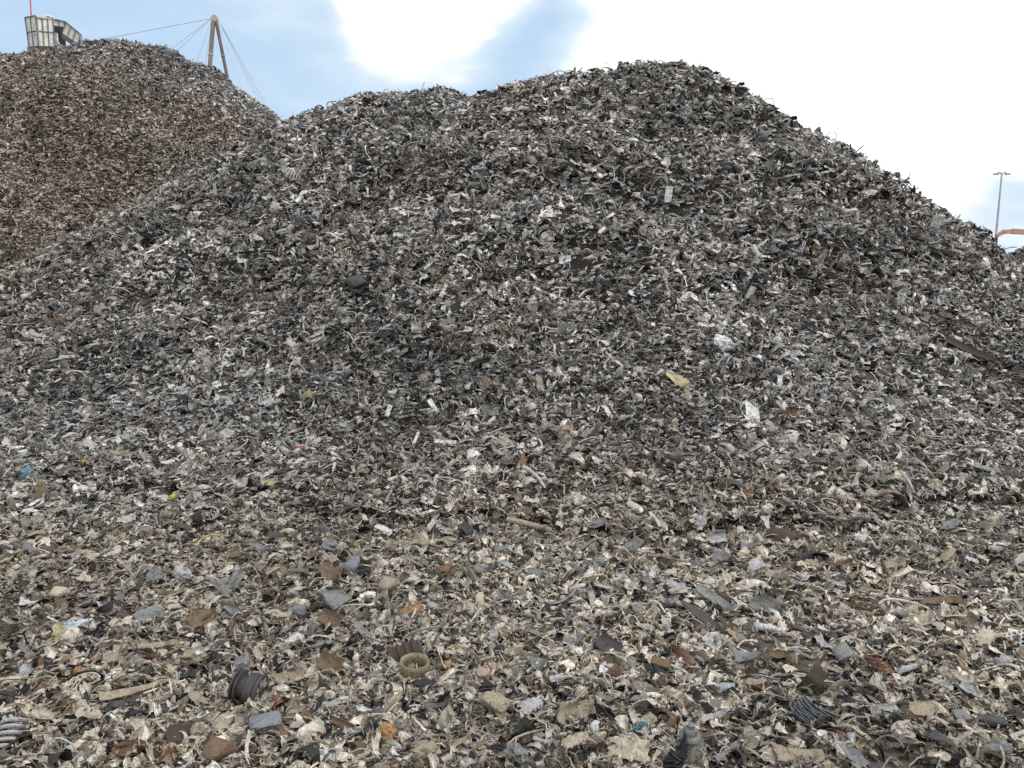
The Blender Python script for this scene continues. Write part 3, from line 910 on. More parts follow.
for k, short, label, u, v, px, ang, shp, c, (lean, turn, roll, lift) in PIECES:
    C, M, L = pose(u, v, px, ang, lean, turn, roll, lift)
    if shp is None:
        o = add_special(k, c, C, M, L)
    else:
        V, F = shp(rp)
        V = V - (V.max(0) + V.min(0)) / 2
        V = V / np.ptp(V, axis=0).max()
        o = link_mesh(k, V, F, tint(c), None, k not in ('metal_block',))
    settle(o, C, M, L)
    tag(o, label, k.replace('_', ' '), GROUP)
    if v > 505 and px >= 14:
        REFS.append((u, v, short))

# the grooved pulley: grooved drum, slotted end plate, hub
C, M, L = pose(249, 701, 35, 4, .25, -24, 0, .3)
pul = bpy.data.objects.new('grooved_pulley', None)
COL.objects.link(pul)
V, F = lathe([(.16, -.46), (.44, -.46), (.47, -.43), (.47, -.40), (.38, -.37), (.38, -.34), (.48, -.31), (.48, -.27), (.33, -.23), (.33, -.06), (.46, -.02),
              (.47, .0), (.47, .24), (.44, .26), (.44, .29), (.49, .31), (.49, .37), (.47, .39), (.40, .39), (.38, .36), (.12, .36)], 40)
link_mesh('drum', V[:, [2, 0, 1]], F, scrap_mat('black_cast_metal', (.075, .073, .07), .4, 5, (.3, .5)), pul, True)
parts = []
for i in range(8):
    a = i * math.pi / 4
    q = np.array([(.14, -.05), (.38, -.075), (.38, .075), (.14, .05)])
    q = np.stack([q[:, 0] * math.cos(a) - q[:, 1] * math.sin(a), q[:, 0] * math.sin(a) + q[:, 1] * math.cos(a)], -1)
    V = np.array([(x, *p) for x in (.365, .385) for p in q])
    parts.append((V, [(3, 2, 1, 0), (4, 5, 6, 7)] + [(j, (j + 1) % 4, 4 + (j + 1) % 4, 4 + j) for j in range(4)]))
link_mesh('slotted_plate', *join(parts), tint('pale grey'), pul)
V, F = lathe([(.13, .34), (.13, .43), (.07, .44), (.07, .36)], 24, True)
link_mesh('hub', V[:, [2, 0, 1]], F, tint('dark grey'), pul, True)
V, F = lathe([(.14, -.44), (.14, -.56), (.09, -.56), (.09, -.44)], 24, True)
link_mesh('shaft_end', V[:, [2, 0, 1]], F, tint('grey'), pul, True)
settle(pul, C, M, L)
tag(pul, 'black grooved motor pulley with slotted end plate half sunk in the shreds', 'pulley', GROUP)
REFS.append((249, 700, 'black pulley'))

# the brass ring
C, M, L = pose(415, 676, 30, -8, .18, 0, 0, .2)
V, F = lathe([(.40, -.16), (.46, -.19), (.49, -.15), (.5, .1), (.49, .17), (.46, .2), (.41, .17), (.385, .08)], 40, True)
o = link_mesh('brass_ring', V * np.array([1, .86, 1.3]), F, scrap_mat('dull_brass', (.33, .272, .18), .45, 9, (.35, .6)), None, True)
settle(o, C, M, L)
tag(o, 'open brass-coloured ring lying level in front of the brown ribbed cover', 'ring', GROUP)
REFS.append((415, 677, 'brass ring'))

# more large loose pieces on the near ground
KINDS = [
    ('sheet_scrap', 'sheet', .40, lambda r: (r.uniform(.45, .9), r.uniform(-1.3, 1.3), r.uniform(-1, 1), r.uniform(-.8, .8), int(r.integers(0, 3)))),
    ('strip_scrap', 'strip', .24, None), ('rod_scrap', 'rod', .08, None), ('channel_scrap', 'angle bracket', .09, None),
    ('shell_scrap', 'shell', .06, None), ('foil_scrap', 'foil lump', .09, None), ('chunk_scrap', 'chunk', .04, None)]


def loose_shape(kind, r):
    if kind == 'sheet_scrap':
        curl, folds = r.uniform(-1.5, 1.5), int(r.integers(0, 3))
        return sheet(r, r.uniform(.4, .85), curl, r.uniform(-1.2, 1.2), r.uniform(-.9, .9), folds, r.uniform(.04, .1), r.uniform(.3, .8), r.uniform(.2, .45), .022, 14, 10, r.uniform(.4, 1)), \
            'curled' if abs(curl) > .8 else 'creased' if folds else 'jagged'
    if kind == 'strip_scrap':
        curl = r.uniform(-2.4, 2.4)
        return sheet(r, r.uniform(.16, .32), curl, r.uniform(-.9, .9), r.uniform(-2, 2), int(r.integers(0, 2)), .03, r.uniform(.2, .8), r.uniform(.1, .35), .022, 18, 6, .5), \
            'curled' if abs(curl) > 1.1 else 'twisted'
    if kind == 'rod_scrap':
        return rod(r, r.uniform(.025, .045), r.uniform(.4, 1.5), 14, 7), 'bent'
    if kind == 'channel_scrap':
        return channel(r, r.uniform(.14, .24), r.uniform(.08, .15), .025, 12, r.uniform(-1, 1), r.uniform(-1.6, 1.6), 'LU'[int(r.integers(0, 2))]), 'twisted'
    if kind == 'shell_scrap':
        return sheet(r, r.uniform(.45, .8), r.uniform(.6, 1.2), r.uniform(1, 2), .2, 0, .03, r.uniform(.4, .8), .12, .025, 14, 10), 'cupped'
    if kind == 'foil_scrap':
        return crumpled(r, (1, r.uniform(.6, .85), r.uniform(.35, .5)), r.uniform(.7, 1), 3, r.uniform(5, 8)), 'crumpled'
    return hull(r, 20, (1, r.uniform(.5, .8), r.uniform(.4, .6)), r.uniform(.4, .9)), 'angular'


pool = {}
for k, noun, wt, _ in KINDS:
    pool[k] = []
    for i in range(max(4, int(wt * 60))):
        (V, F), st = loose_shape(k, rp)
        me = raw_mesh(k, unit(V), F)
        if k != 'chunk_scrap':
            me.polygons.foreach_set('use_smooth', np.ones(len(F), bool))
            me.set_sharp_from_angle(angle=R(48))
        pool[k].append((me, st))
LOOSE_TINTS = ['tan'] * 24 + ['pale tan'] * 16 + ['grey'] * 18 + ['pale grey'] * 18 + ['off-white'] * 5 + ['dark grey'] * 8 + ['brown'] * 4 + ['rusty brown'] * 2 + ['blue-grey'] * 2
taken = [(p[3], p[4], p[5]) for p in PIECES] + [(249, 700, 42), (415, 677, 33)]
used, count, tries = set(), 0, 0
by_tint = {}
while count < 200 and tries < 20000:
    tries += 1
    v = 766 - 236 * rp.random() ** 1.25
    u = rp.uniform(4, 1020)
    px = np.interp(v, [520, 640, 768], [16, 22, 30]) * math.exp(rp.normal(0, .22))
    if any(math.hypot(u - a, (v - b_) * 1.3) < .55 * (px + q) for a, b_, q in taken):
        continue
    k, noun, _, _ = KINDS[int(rp.choice(len(KINDS), p=[q[2] for q in KINDS]))]
    me, st = pool[k][int(rp.integers(len(pool[k])))]
    c = LOOSE_TINTS[int(rp.integers(len(LOOSE_TINTS)))]
    if u > 560 and c in ('tan', 'pale tan') and rp.random() < .45:
        c = 'grey' if rp.random() < .5 else 'pale grey'
    big = 'large' if px > np.interp(v, [520, 640, 768], [16, 22, 30]) * 1.15 else 'small' if px < np.interp(v, [520, 640, 768], [16, 22, 30]) * .88 else ''
    label = None
    for a, b_, s in sorted(REFS, key=lambda q: math.hypot(q[0] - u, q[1] - v))[:6]:
        du, dv = u - a, v - b_
        rel = ('right of' if du > 0 else 'left of') if abs(du) > abs(dv) else ('in front of' if dv > 0 else 'behind')
        t = ' '.join(f'{big} {st} {c} metal {noun} just {rel} the {s}'.split())
        if t not in used and len(t.split()) <= 16:
            label = t
            break
    if label is None:
        continue
    used.add(label)
    taken.append((u, v, px))
    key = (me.name, c)
    if key not in by_tint:
        m2 = me.copy()
        m2.materials.clear()
        m2.materials.append(tint(c))
        by_tint[key] = m2
    o = bpy.data.objects.new(k, by_tint[key])
    COL.objects.link(o)
    C, M, L = pose(u, v, px, rp.uniform(-40, 40), rp.uniform(.35, .7), 0, rp.uniform(-25, 25), .28)
    settle(o, C, M, L)
    tag(o, label, noun, 'large loose shreds on the near ground')
    count += 1
print('LOOSE', count, len(PIECES))



def sample(hf, x0, x1, y0, y1, dens, rng, cond, hard_lift=(-.03, .115)):
    """points over a height field: dens(distance) pieces a square metre where the camera's side can see them"""
    area = (x1 - x0) * (y1 - y0)
    dmax = dens(np.linspace(1, 60, 400)).max()
    n = int(area * dmax)
    X, Y = [], []
    for s in range(0, n, 400000):
        m = min(400000, n - s)
        x, y = rng.uniform(x0, x1, m), rng.uniform(y0, y1, m)
        d = np.hypot(x, y)
        k = rng.random(m) < dens(d) / dmax
        X.append(x[k]); Y.append(y[k])
    x, y = np.concatenate(X), np.concatenate(Y)
    z = hf(x, y)
    k = cond(x, y, z)
    x, y, z = x[k], y[k], z[k]
    nr = normal_of(hf, x, y)
    P = np.stack([x, y, z], -1)
    u, v, dep = project(P)
    view = CAM - P
    view /= np.linalg.norm(view, axis=1, keepdims=True)
    facing = (nr * view).sum(1)
    w = np.where((u > -260) & (u < 1284) & (v < 950) & (dep > .3), 1.0, np.where((u > -750) & (u < 1780) & (dep > .3), .5, .12))
    w = w * np.where(facing > -.12, 1.0, .10) / np.maximum(nr[:, 2], .5) ** .5
    k = rng.random(len(x)) < w
    P, nr = P[k], nr[k]
    # hidden behind a nearer slope: march a few steps towards the camera
    seen = np.ones(len(P), bool)
    for f in np.linspace(.25, .97, 26):
        q = CAM + (P - CAM) * f
        seen &= q[:, 2] > h_all(q[:, 0], q[:, 1]) - .30
    k = seen | (rng.random(len(P)) < .1)
    P, nr = P[k], nr[k]
    lift = rng.uniform(*hard_lift, len(P)) * (.35 + .65 * sstep(.1, 1.0, P[:, 2]))
    if PLACED:
        keep = np.ones(len(P), bool)
        for c, r in PLACED:
            near = ((P - c) ** 2).sum(1) < r * r
            lift[near] = np.minimum(lift[near], 0) - .02
            keep &= ~(near & (rng.random(len(P)) < np.where(P[:, 2] > .35, .85, .6)))
        P, nr, lift = P[keep], nr[keep], lift[keep]
    return P + nr * lift[:, None], nr


# ------------------------------------------------------------------ ground
gv, gf = heightfield(h_ground, -30, 30, -6, 34, .2, -5, 0.0)
edge = 2500.0
far_step = [(-edge, -30), (30, edge)]
gm = raw_mesh('ground', gv, gf)
bmg = bmesh.new()
bmg.from_mesh(gm)
out_xy = [(-edge, -edge), (edge, -edge), (edge, edge), (-edge, edge)]
inn = [(-30, -6), (29.8, -6), (29.8, 33.8), (-30, 33.8)]
ov = [bmg.verts.new((x, y, -0.02)) for x, y in out_xy]
iv = [bmg.verts.new((x, y, -0.02)) for x, y in inn]
for i in range(4):
    bmg.faces.new((ov[i], ov[(i + 1) % 4], iv[(i + 1) % 4], iv[i]))
bmg.to_mesh(gm)
bmg.free()
gm.materials.append(m_soil)
ground = bpy.data.objects.new('ground', gm)
COL.objects.link(ground)
tag(ground, kind='structure')

# ------------------------------------------------------------------ the heaps
r1 = np.random.default_rng(101)


def patchy(P):
    """dirtier and cleaner drifts of scrap"""
    x, y = P[:, 0], P[:, 1]
    return np.exp(.55 * fbm(x * .9, y * .55, 301) + .35 * fbm(x * 2.6, y * 1.4, 311))[:, None]


def sizes_vary(P):
    return np.exp(.45 * fbm(P[:, 0] * .8 + 9, P[:, 1] * .8, 321))


def warm_main(P):
    d = np.hypot(P[:, 0], P[:, 1])
    foot = 1 - sstep(4.4, 7.6, d + 1.3 * fbm(P[:, 0] * .6, P[:, 1] * .6, 7) - .12 * P[:, 0])
    patch = sstep(.12, .5, fbm(P[:, 0] * .5 + 30, P[:, 1] * .5, 9))
    flank = sstep(-4.5, -8.5, P[:, 0]) * sstep(7, 10.5, P[:, 1])      # brown scrap spilled over from the other heap
    return np.clip(.10 + .75 * foot + .35 * patch + .45 * flank, 0, 1)


def dens_main(d):
    return np.interp(d, [1, 3, 5, 7, 10, 14, 18, 60], [3100, 2900, 2100, 1500, 1100, 880, 700, 500])


def size_at(d, n, rng, k=1.0):
    med = np.interp(d, [1, 3, 5, 8, 12, 20, 30], [.048, .054, .063, .077, .092, .11, .13]) * k
    return np.clip(med * np.exp(rng.normal(0, .46, n)), .012, med * 2.3)


sv, sf = heightfield(h_main, -21, 19, 2.5, 27, .13, -.085, .05)
P, Nn = sample(h_main, -17, 14.5, 3, 20, dens_main, r1, lambda x, y, z: (z > h_ground(x, y) + .05) & (z > h_left(x, y) - .15))
d = np.hypot(P[:, 0], P[:, 1])
up = sstep(.1, 1.1, P[:, 2])                 # trodden flat at the foot, bristling higher up
col = patchy(P) * shred_colours(len(P), r1, warm_main(P), .30 + .06 * warm_main(P))
main = scatter_object('scrap_heap', sv, sf, m_fines, P, Nn, size_at(d, len(P), r1) * sizes_vary(P), col, r1, .42 + .45 * up)
tag(main, 'huge grey heap of shredded scrap metal filling the middle of the yard', 'scrap heap', 'heaps of shredded scrap', 'stuff')
n_main = len(P)

r2 = np.random.default_rng(202)
sv, sf = heightfield(h_left, -33, 2, 8, 36, .16, -.085, .05)
P, Nn = sample(h_left, -22, -2, 10, 25.5, lambda d: np.interp(d, [1, 12, 20, 30], [1500, 1500, 1350, 1200]), r2, lambda x, y, z: (z > .02) & (z > h_main(x, y) - .15))
d = np.hypot(P[:, 0], P[:, 1])
wl = np.clip(.68 + .8 * fbm(P[:, 0] * .35, P[:, 1] * .35, 13) - .45 * sstep(4.2, 7.2, P[:, 2] + 2.2 * fbm(P[:, 0] * .5, P[:, 1] * .5, 19)) * sstep(-14, -12, P[:, 0]), 0, 1)
col = patchy(P) ** .7 * shred_colours(len(P), r2, wl, .37 + .04 * wl) * (1 - wl[:, None] * np.array([-.05, .025, .055]))
leftp = scatter_object('scrap_heap', sv, sf, m_fines_b, P, Nn, size_at(d, len(P), r2, .62), col, r2, .75)
tag(leftp, 'brown finer heap of shredded scrap standing behind the grey heap, tallest at the left', 'scrap heap', 'heaps of shredded scrap', 'stuff')
n_left = len(P)

r3 = np.random.default_rng(303)
sv, sf = heightfield(h_far, 28, 62, 40, 68, .4, -.1, .05)
n = 14000
x, y = r3.uniform(28, 55, n), r3.uniform(42, 56, n)
z = h_far(x, y)
k = z > .05
P = np.stack([x, y, z], -1)[k]
col = shred_colours(len(P), r3, np.full(len(P), .1), .17)  # greys lifted slightly, distance haze put into the colour
farp = scatter_object('scrap_heap', sv, sf, m_fines, P, normal_of(h_far, P[:, 0], P[:, 1]), size_at(np.full(len(P), 40.), len(P), r3, 1.7), col, r3, .6)
tag(farp, 'small dark distant scrap heap at the right edge beneath the orange crane arm', 'scrap heap', 'heaps of shredded scrap', 'stuff')

r4 = np.random.default_rng(404)
P, Nn = sample(h_ground, -7, 7, .4, 7.5, lambda d: np.interp(d, [1, 3, 5, 7], [3300, 3100, 2300, 1500]), r4, lambda x, y, z: h_main(x, y) < z + .06, (0, .035))
d = np.hypot(P[:, 0], P[:, 1])
bare = sstep(.08, .36, fbm(P[:, 0] * .9 + 5, P[:, 1] * .9, 17))
k = r4.random(len(P)) > .72 * bare
P, Nn, d = P[k], Nn[k], d[k]
wg = warm_main(P)
col = patchy(P) ** .8 * shred_colours(len(P), r4, wg, .34 + .05 * wg)
litter = scatter_object('scrap_litter', np.zeros((0, 3)), [], m_soil, P, Nn, size_at(d, len(P), r4) * sizes_vary(P), col, r4, .40, FLATWT)
tag(litter, 'tan and grey shredded scrap strewn over the soil at the foot of the heap', 'scrap litter', None, 'stuff')
print('SHREDS', n_main, n_left, len(P))


# ------------------------------------------------------------------ things behind the heaps
def box(a, b2):
    x0, y0, z0 = a
    x1, y1, z1 = b2
    V = np.array([(x, y, z) for x in (x0, x1) for y in (y0, y1) for z in (z0, z1)], float)
    return V, [(0, 1, 3, 2), (4, 6, 7, 5), (0, 4, 5, 1), (2, 3, 7, 6), (0, 2, 6, 4), (1, 5, 7, 3)]


def bar(p, q, wdt, hgt=None, up=(0, 0, 1)):
    p, q = np.array(p, float), np.array(q, float)
    d = (q - p) / np.linalg.norm(q - p)
    s = np.cross(d, up)
    s /= np.linalg.norm(s)
    t = np.cross(s, d)
    h = (hgt or wdt) / 2
    V = np.array([e + s * a * wdt / 2 + t * c * h for e in (p, q) for a, c in ((-1, -1), (1, -1), (1, 1), (-1, 1))])
    return V, [(0, 1, 2, 3), (7, 6, 5, 4)] + [(i, i + 4, (i + 1) % 4 + 4, (i + 1) % 4) for i in range(4)]


def plain(name, rgb, rough=.6, metal=0., scale=3., lo=.7, hi=1.2, stain=None):
    m, nt, b = new_mat(name)
    n = noise(nt, scale, 5, .65)
    c = mixrgb(nt, 1.0, rgb, ramp(nt, n, [(.3, lo), (.7, hi)]), 'MULTIPLY')
    if stain:
        c = mixrgb(nt, ramp(nt, noise(nt, scale * 2.3, 5, .75), [(.52, 0), (.68, .8)]), c, stain)
    nt.links.new(c, b.inputs['Base Color'])
    b.inputs['Roughness'].default_value = rough
    b.inputs['Metallic'].default_value = metal
    return m


def root(name, loc, label, cat, group=None):
    e = bpy.data.objects.new(name, None)
    COL.objects.link(e)
    e.location = loc
    tag(e, label, cat, group)
    return e


def part(name, parent, vf, mat, smooth=False):
    top = parent
    off = np.zeros(3)
    while top is not None:                 # geometry is given in world coordinates
        off = off + np.array(top.location)
        top = top.parent
    return link_mesh(name, np.asarray(vf[0]) - off, vf[1], mat, parent, smooth)


# --- cable mast far behind the left heap
DM = 190.0
m_steel = plain('weathered_mast_steel', (.24, .215, .185), .6, .1, .3)
m_redst = plain('reddish_mast_steel', (.2, .15, .135), .6, .1, .3)
m_cap = plain('mast_head_paint', (.46, .42, .37), .6, 0, .3)
m_cable = plain('cable_steel', (.42, .45, .5), .5, .2, 1.)
head = at_depth(214.5, 18.5, DM)
footL, footR = at_depth(194, 277, DM), at_depth(267, 277, DM + 6)
footL[2] = footR[2] = 0
mast = root('cable_mast', (head[0], head[1], 0), 'tall two-legged mast with round head and stay cables behind the brown heap', 'mast')
px = DM / FPX


def mast_leg(f, off, mat, w0):
    top = head + np.array([off * px, 0, -1.2 * px])
    p = [top + (f - top) * t for t in np.linspace(0, 1, 8)]
    leg = part('leg', mast, tube(p, np.full(8, w0 * px), 12), mat, True)
    d = (f - top) / np.linalg.norm(f - top)
    for t in (.13,):
        c = top + (f - top) * t
        part('collar', leg, tube([c - d * .5 * px, c + d * .5 * px], w0 * px * 1.3, 12), m_cap, True)
    return leg


mast_leg(footL, -1.2, m_steel, 2.0)
mast_leg(footR, 1.2, m_redst, 1.6)
hd, hf2 = lathe([(.2, -.5), (3.0, -.5), (3.4, -.3), (3.4, .3), (3.0, .5), (.2, .5)], 28)
hd = hd[:, [0, 2, 1]] * np.array([px, px * 3, px])
part('mast_head', mast, (hd + head, hf2), m_cap, True)
for (u, v), du, rad in (((120, 33.5), -3, .34), ((0, 84), -3, .3), ((175, 45), -3, .28), ((183, 44), -3, .24), ((196, 62), -2, .2), ((204, 70), -2, .2),
                        ((262, 108), 3, .2), ((270, 118), 3, .28), ((276, 122), 3, .28), ((282, 128), 3, .24), ((250, 110), 2, .2)):
    if (u, v) == (0, 84):
        continue
    a = head + np.array([du * px, 0, 0])
    e = at_depth(u, v, DM)
    d = e - a
    e = a + d * min((a[2] - 0.0) / max(-d[2], 1e-3), 9.0)
    part('cable', mast, tube([a, (a + e) / 2 - np.array([0, 0, .012 * np.linalg.norm(e - a)]), e], rad * px * .72, 5), m_cable)

# --- panelled conveyor head tower behind the crest of the left heap
DT = 33.0
tp = DT / FPX
m_pan = plain('chalky_white_cladding', (.78, .765, .7), .7, .0, 1.1, .85, 1.1, (.20, .19, .17))
m_pan2 = plain('shade_toned_cladding', (.64, .64, .64), .7, .0, 1.1, .75, 1.1, (.18, .17, .15))  # same cladding, greyed so the colour itself carries the shaded side
m_bat = plain('dark_batten_steel', (.24, .24, .24), .6, .3, 2.)
m_in = plain('inside_shade_black', (.025, .025, .028), .8, 0, 2.)  # near-black colour standing in for the shade inside the tower
m_red = plain('faded_red_paint', (.55, .12, .11), .5, 0, 3.)


def TP(u, v, dy=0.0):
    return at_depth(u, v, DT + dy)


tow = root('conveyor_tower', (*TP(45, 60)[:2], 0), 'white panelled tower with a dark opening and a tilted side chute behind the brown heap', 'conveyor tower')


def quadslab(c4, t, mat, name, parent):
    """a panel through four corners, t thick towards the back"""
    c4 = np.array(c4)
    n = np.cross(c4[1] - c4[0], c4[3] - c4[0])
    n /= np.linalg.norm(n)
    if n[1] < 0:
        n = -n
    V = np.concatenate([c4, c4 + n * t])
    return part(name, parent, (V, [(0, 1, 2, 3), (7, 6, 5, 4)] + [(i, i + 4, (i + 1) % 4 + 4, (i + 1) % 4) for i in range(4)]), mat)


def lerp2(c, s, t):
    c = [np.array(p) for p in c]
    return (c[0] * (1 - s) + c[1] * s) * (1 - t) + (c[3] * (1 - s) + c[2] * s) * t


def clad(c4, cols, rows, mat, parent, wb=.09):
    """cladding face (tl, tr, br, bl): a panel part, its battens proud of it as a sub-part"""
    f = quadslab(c4, .06, mat, 'cladding', parent)
    bars = []
    q = [np.array(p) for p in c4]
    n = np.cross(q[1] - q[0], q[3] - q[0])
    n /= np.linalg.norm(n)
    if n[1] > 0:
        n = -n
    off = n * .02
    for i in range(cols + 1):
        a, b2 = lerp2(c4, i / cols, 0), lerp2(c4, i / cols, 1)
        bars.append(bar(a + off, b2 + off, wb, .05, n))
    for j in range(rows + 1):
        a, b2 = lerp2(c4, 0, j / rows), lerp2(c4, 1, j / rows)
        bars.append(bar(a + off * 1.3, b2 + off * 1.3, wb * .8, .05, n))
    g = part('batten', f, join(bars), m_bat)
    return f


# near corner of the box at u = 36, receding both ways
A_tl, A_tr, A_br, A_bl = TP(25.5, 17.5, .8), TP(36, 15.5), TP(38.5, 46), TP(29.5, 47, .8)
clad([A_tl, A_tr, A_br, A_bl], 2, 2, m_pan2, tow, .028)
B_tr, B_br = TP(52.5, 18, .7), TP(54, 46.5, .7)
clad([A_tr, B_tr, B_br, A_br], 3, 2, m_pan, tow, .028)
quadslab([TP(24.5, 17, 1.0), TP(36, 15, -.1), TP(53, 17.6, .7), TP(42, 17.6, 3.2)], .08, m_pan2, 'roof', tow)
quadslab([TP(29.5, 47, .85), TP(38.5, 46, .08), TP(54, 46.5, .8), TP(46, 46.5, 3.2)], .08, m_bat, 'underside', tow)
part('roof_hatch', tow, join([box(TP(43, 16.2, .6), TP(49, 14.4, .6) + np.array([0, .4, 0]))]), m_pan)
# recess; a near-black panel carries the shade inside the opening
clad([TP(53, 18.6, 1.5), TP(65, 21.5, 2.1), TP(64, 27, 2.1), TP(53.2, 25.5, 1.5)], 2, 1, m_pan2, tow, .028)
quadslab([TP(53.5, 25, 2.2), TP(65, 26, 2.5), TP(66, 47, 2.5), TP(54, 47, 2.2)], .06, m_in, 'dark_opening', tow)
part('inner_strut', tow, join([bar(TP(54, 37, 1.9), TP(60, 46, 1.9), .09), bar(TP(54.5, 44, 1.8), TP(62, 46, 1.8), .12), bar(TP(56, 33, 1.95), TP(57, 45, 1.95), .1)]), m_pan2)
# tilted chute
ch = clad([TP(66, 22, .9), TP(80.5, 34, 1.3), TP(78, 44, 1.3), TP(62, 33, .9)], 3, 1, m_pan, tow, .028)
quadslab([TP(62, 33, .95), TP(78, 44.2, 1.35), TP(76, 48, 1.9), TP(62, 38, 1.5)], .05, m_pan2, 'chute_floor', tow)
quadslab([TP(80.5, 34, 1.3), TP(82, 38, 2.6), TP(80, 47, 2.6), TP(78, 44, 1.3)], .05, m_pan2, 'chute_end', tow)
# supporting frame down to the ground
legs = []
for u, dy in ((31, 1.7), (39, .3), (53, 1.4), (46, 3.0)):
    p = TP(u, 47.5, dy)
    part('leg', tow, bar(p, (p[0], p[1], 0), .22, None, (0, 1, 0)), m_bat)
p = TP(76, 47.5, 1.9)
part('chute_leg', tow, bar(p, (p[0], p[1], 0), .2, None, (0, 1, 0)), m_bat)
a, b2 = TP(31.2, 16.5, 1.2), TP(27.0, -62, 1.2)
part('antenna_pole', tow, tube([a, b2], .028, 8), m_red, True)

# --- lamp post at the right
DL = 62.0
lp = DL / FPX
m_galv = plain('galvanised_steel', (.42, .42, .43), .5, .4, 1.)
m_lamp = plain('lamp_housing_grey', (.22, .22, .23), .5, .2, 1.)
top, foot = at_depth(1001.3, 173.5, DL), at_depth(992, 277, DL)
post = root('street_lamp', (foot[0], foot[1], 0), 'tall thin grey lamp post with two heads beyond the right shoulder of the heap', 'street lamp')
part('pole', post, tube([(foot[0], foot[1], 0), (foot[0] + (top[0] - foot[0]) * .0 , foot[1], top[2] * .5), (foot[0], foot[1], top[2])], [.10, .08, .06], 10), m_galv, True)
tx = np.array([foot[0], foot[1], top[2]])
for s in (-1, 1):
    part('lamp_arm', post, tube([tx + (0, 0, -.05), tx + (s * .2, 0, .10), tx + (s * .36, 0, .03)], .05, 8), m_galv, True)
    V, F = box((-.2, -.12, -.05), (.2, .12, .05))
    V[V[:, 2] > 0] *= np.array([.8, .7, 1])
    part('lamp_head', post, (V + tx + np.array([s * .46, 0, -.04]), F), m_lamp)

# --- orange material handler reaching in from the right
DX = 47.0
m_or = plain('faded_orange_paint', (.52, .31, .18), .5, .1, 1.2, .75, 1.15)
m_dk = plain('dark_machine_steel', (.05, .05, .05), .6, .4, 1.)
m_gl = plain('cab_glass', (.03, .04, .05), .1, 0, 1.)
base = at_depth(1260, 277, DX)
exc = root('scrap_handler', (base[0], base[1], 0), 'orange scrap handling crane arm reaching in at the right edge over the dark heap', 'excavator')
bx, by = base[0], base[1]
tip, mid, knee = at_depth(996, 236, DX), at_depth(1003, 232, DX), at_depth(1150, 238, DX)
part('stick', exc, join([bar(tip, mid, .22, .2, (0, 1, 0)), bar(mid, at_depth(1012, 231.3, DX), .26, .30, (0, 1, 0)), bar(at_depth(1012, 231.3, DX), at_depth(1060, 234, DX), .3, .34, (0, 1, 0)), bar(at_depth(1060, 234, DX), knee, .36, .46, (0, 1, 0))]), m_or)
part('boom', exc, join([bar(knee, (bx - 1.5, by + .05, 7.2), .5, .6, (0, 1, 0)), bar((bx - 1.5, by + .05, 7.2), (bx + .6, by + .05, 2.2), .55, .8, (0, 1, 0))]), m_or)
part('house', exc, join([box((bx - 1.2, by - 1.4, 1.2), (bx + 3, by + 1.4, 2.6)), box((bx + 1.2, by - 1.3, 2.6), (bx + 3.1, by + 1.3, 3.1))]), m_or)
part('counterweight', exc, box((bx + 3.005, by - 1.3, 1.2), (bx + 3.8, by + 1.3, 2.5)), m_dk)
cb = part('cab', exc, join([box((bx - 1.3, by - 1.45, 2.61), (bx + .2, by - .3, 2.8)), box((bx - 1.3, by - 1.45, 4.2), (bx + .2, by - .3, 4.35))] + [bar((x, y, 2.8), (x, y, 4.2), .1, None, (0, 1, 0)) for x in (bx - 1.24, bx + .14) for y in (by - 1.38, by - .37)]), m_or)
part('glass', cb, box((bx - 1.21, by - 1.36, 2.81), (bx + .11, by - .39, 4.19)), m_gl)
for s in (-1, 1):
    part('track', exc, join([box((bx - 1.8, by + s * 1.15 - .3, .06), (bx + 2.6, by + s * 1.15 + .3, .95)), tube([(bx - 1.8, by + s * 1.15 - .3, .5), (bx - 1.8, by + s * 1.15 + .3, .5)], .44, 16), tube([(bx + 2.6, by + s * 1.15 - .3, .5), (bx + 2.6, by + s * 1.15 + .3, .5)], .44, 16)]), m_dk)
part('undercarriage', exc, box((bx - .8, by - .84, .4), (bx + 1.4, by + .84, 1.19)), m_dk)
gp = tip + np.array([0, 0, -.1])
part('grab', exc, join([bar(gp, gp - np.array([0, 0, .5]), .16, None, (0, 1, 0))] + [tube([gp - np.array([0, 0, .5]), gp + np.array([.5 * math.cos(a), .5 * math.sin(a), -.8]), gp + np.array([.45 * math.cos(a), .45 * math.sin(a), -1.4]), gp + np.array([.08 * math.cos(a), .08 * math.sin(a), -1.8])], [.08, .1, .09, .03], 6) for a in np.arange(5) * 1.2566]), m_dk)


# ------------------------------------------------------------------ sun and sky
SUN_EL, SUN_AZ = R(50), R(98)               # azimuth from +Y towards +X
sd = bpy.data.lights.new('sun', 'SUN')
sd.energy = 1.2
sd.angle = R(14)
sd.color = (1.0, .975, .94)
so = bpy.data.objects.new('sun', sd)
COL.objects.link(so)
to_sun = Vector((math.sin(SUN_AZ) * math.cos(SUN_EL), math.cos(SUN_AZ) * math.cos(SUN_EL), math.sin(SUN_EL)))
so.rotation_euler = to_sun.to_track_quat('Z', 'Y').to_euler()

w = bpy.data.worlds.new('World')
scene.world = w
w.use_nodes = True
nt = w.node_tree
bg = nt.nodes['Background']
sky = nd(nt, 'ShaderNodeTexSky', sky_type='NISHITA')
sky.sun_disc = False
sky.sun_elevation, sky.sun_rotation = SUN_EL, SUN_AZ
sky.air_density, sky.dust_density, sky.ozone_density = 1.0, 1.5, 2.0
geo = nd(nt, 'ShaderNodeTexCoord')
dirv = geo.outputs['Generated']


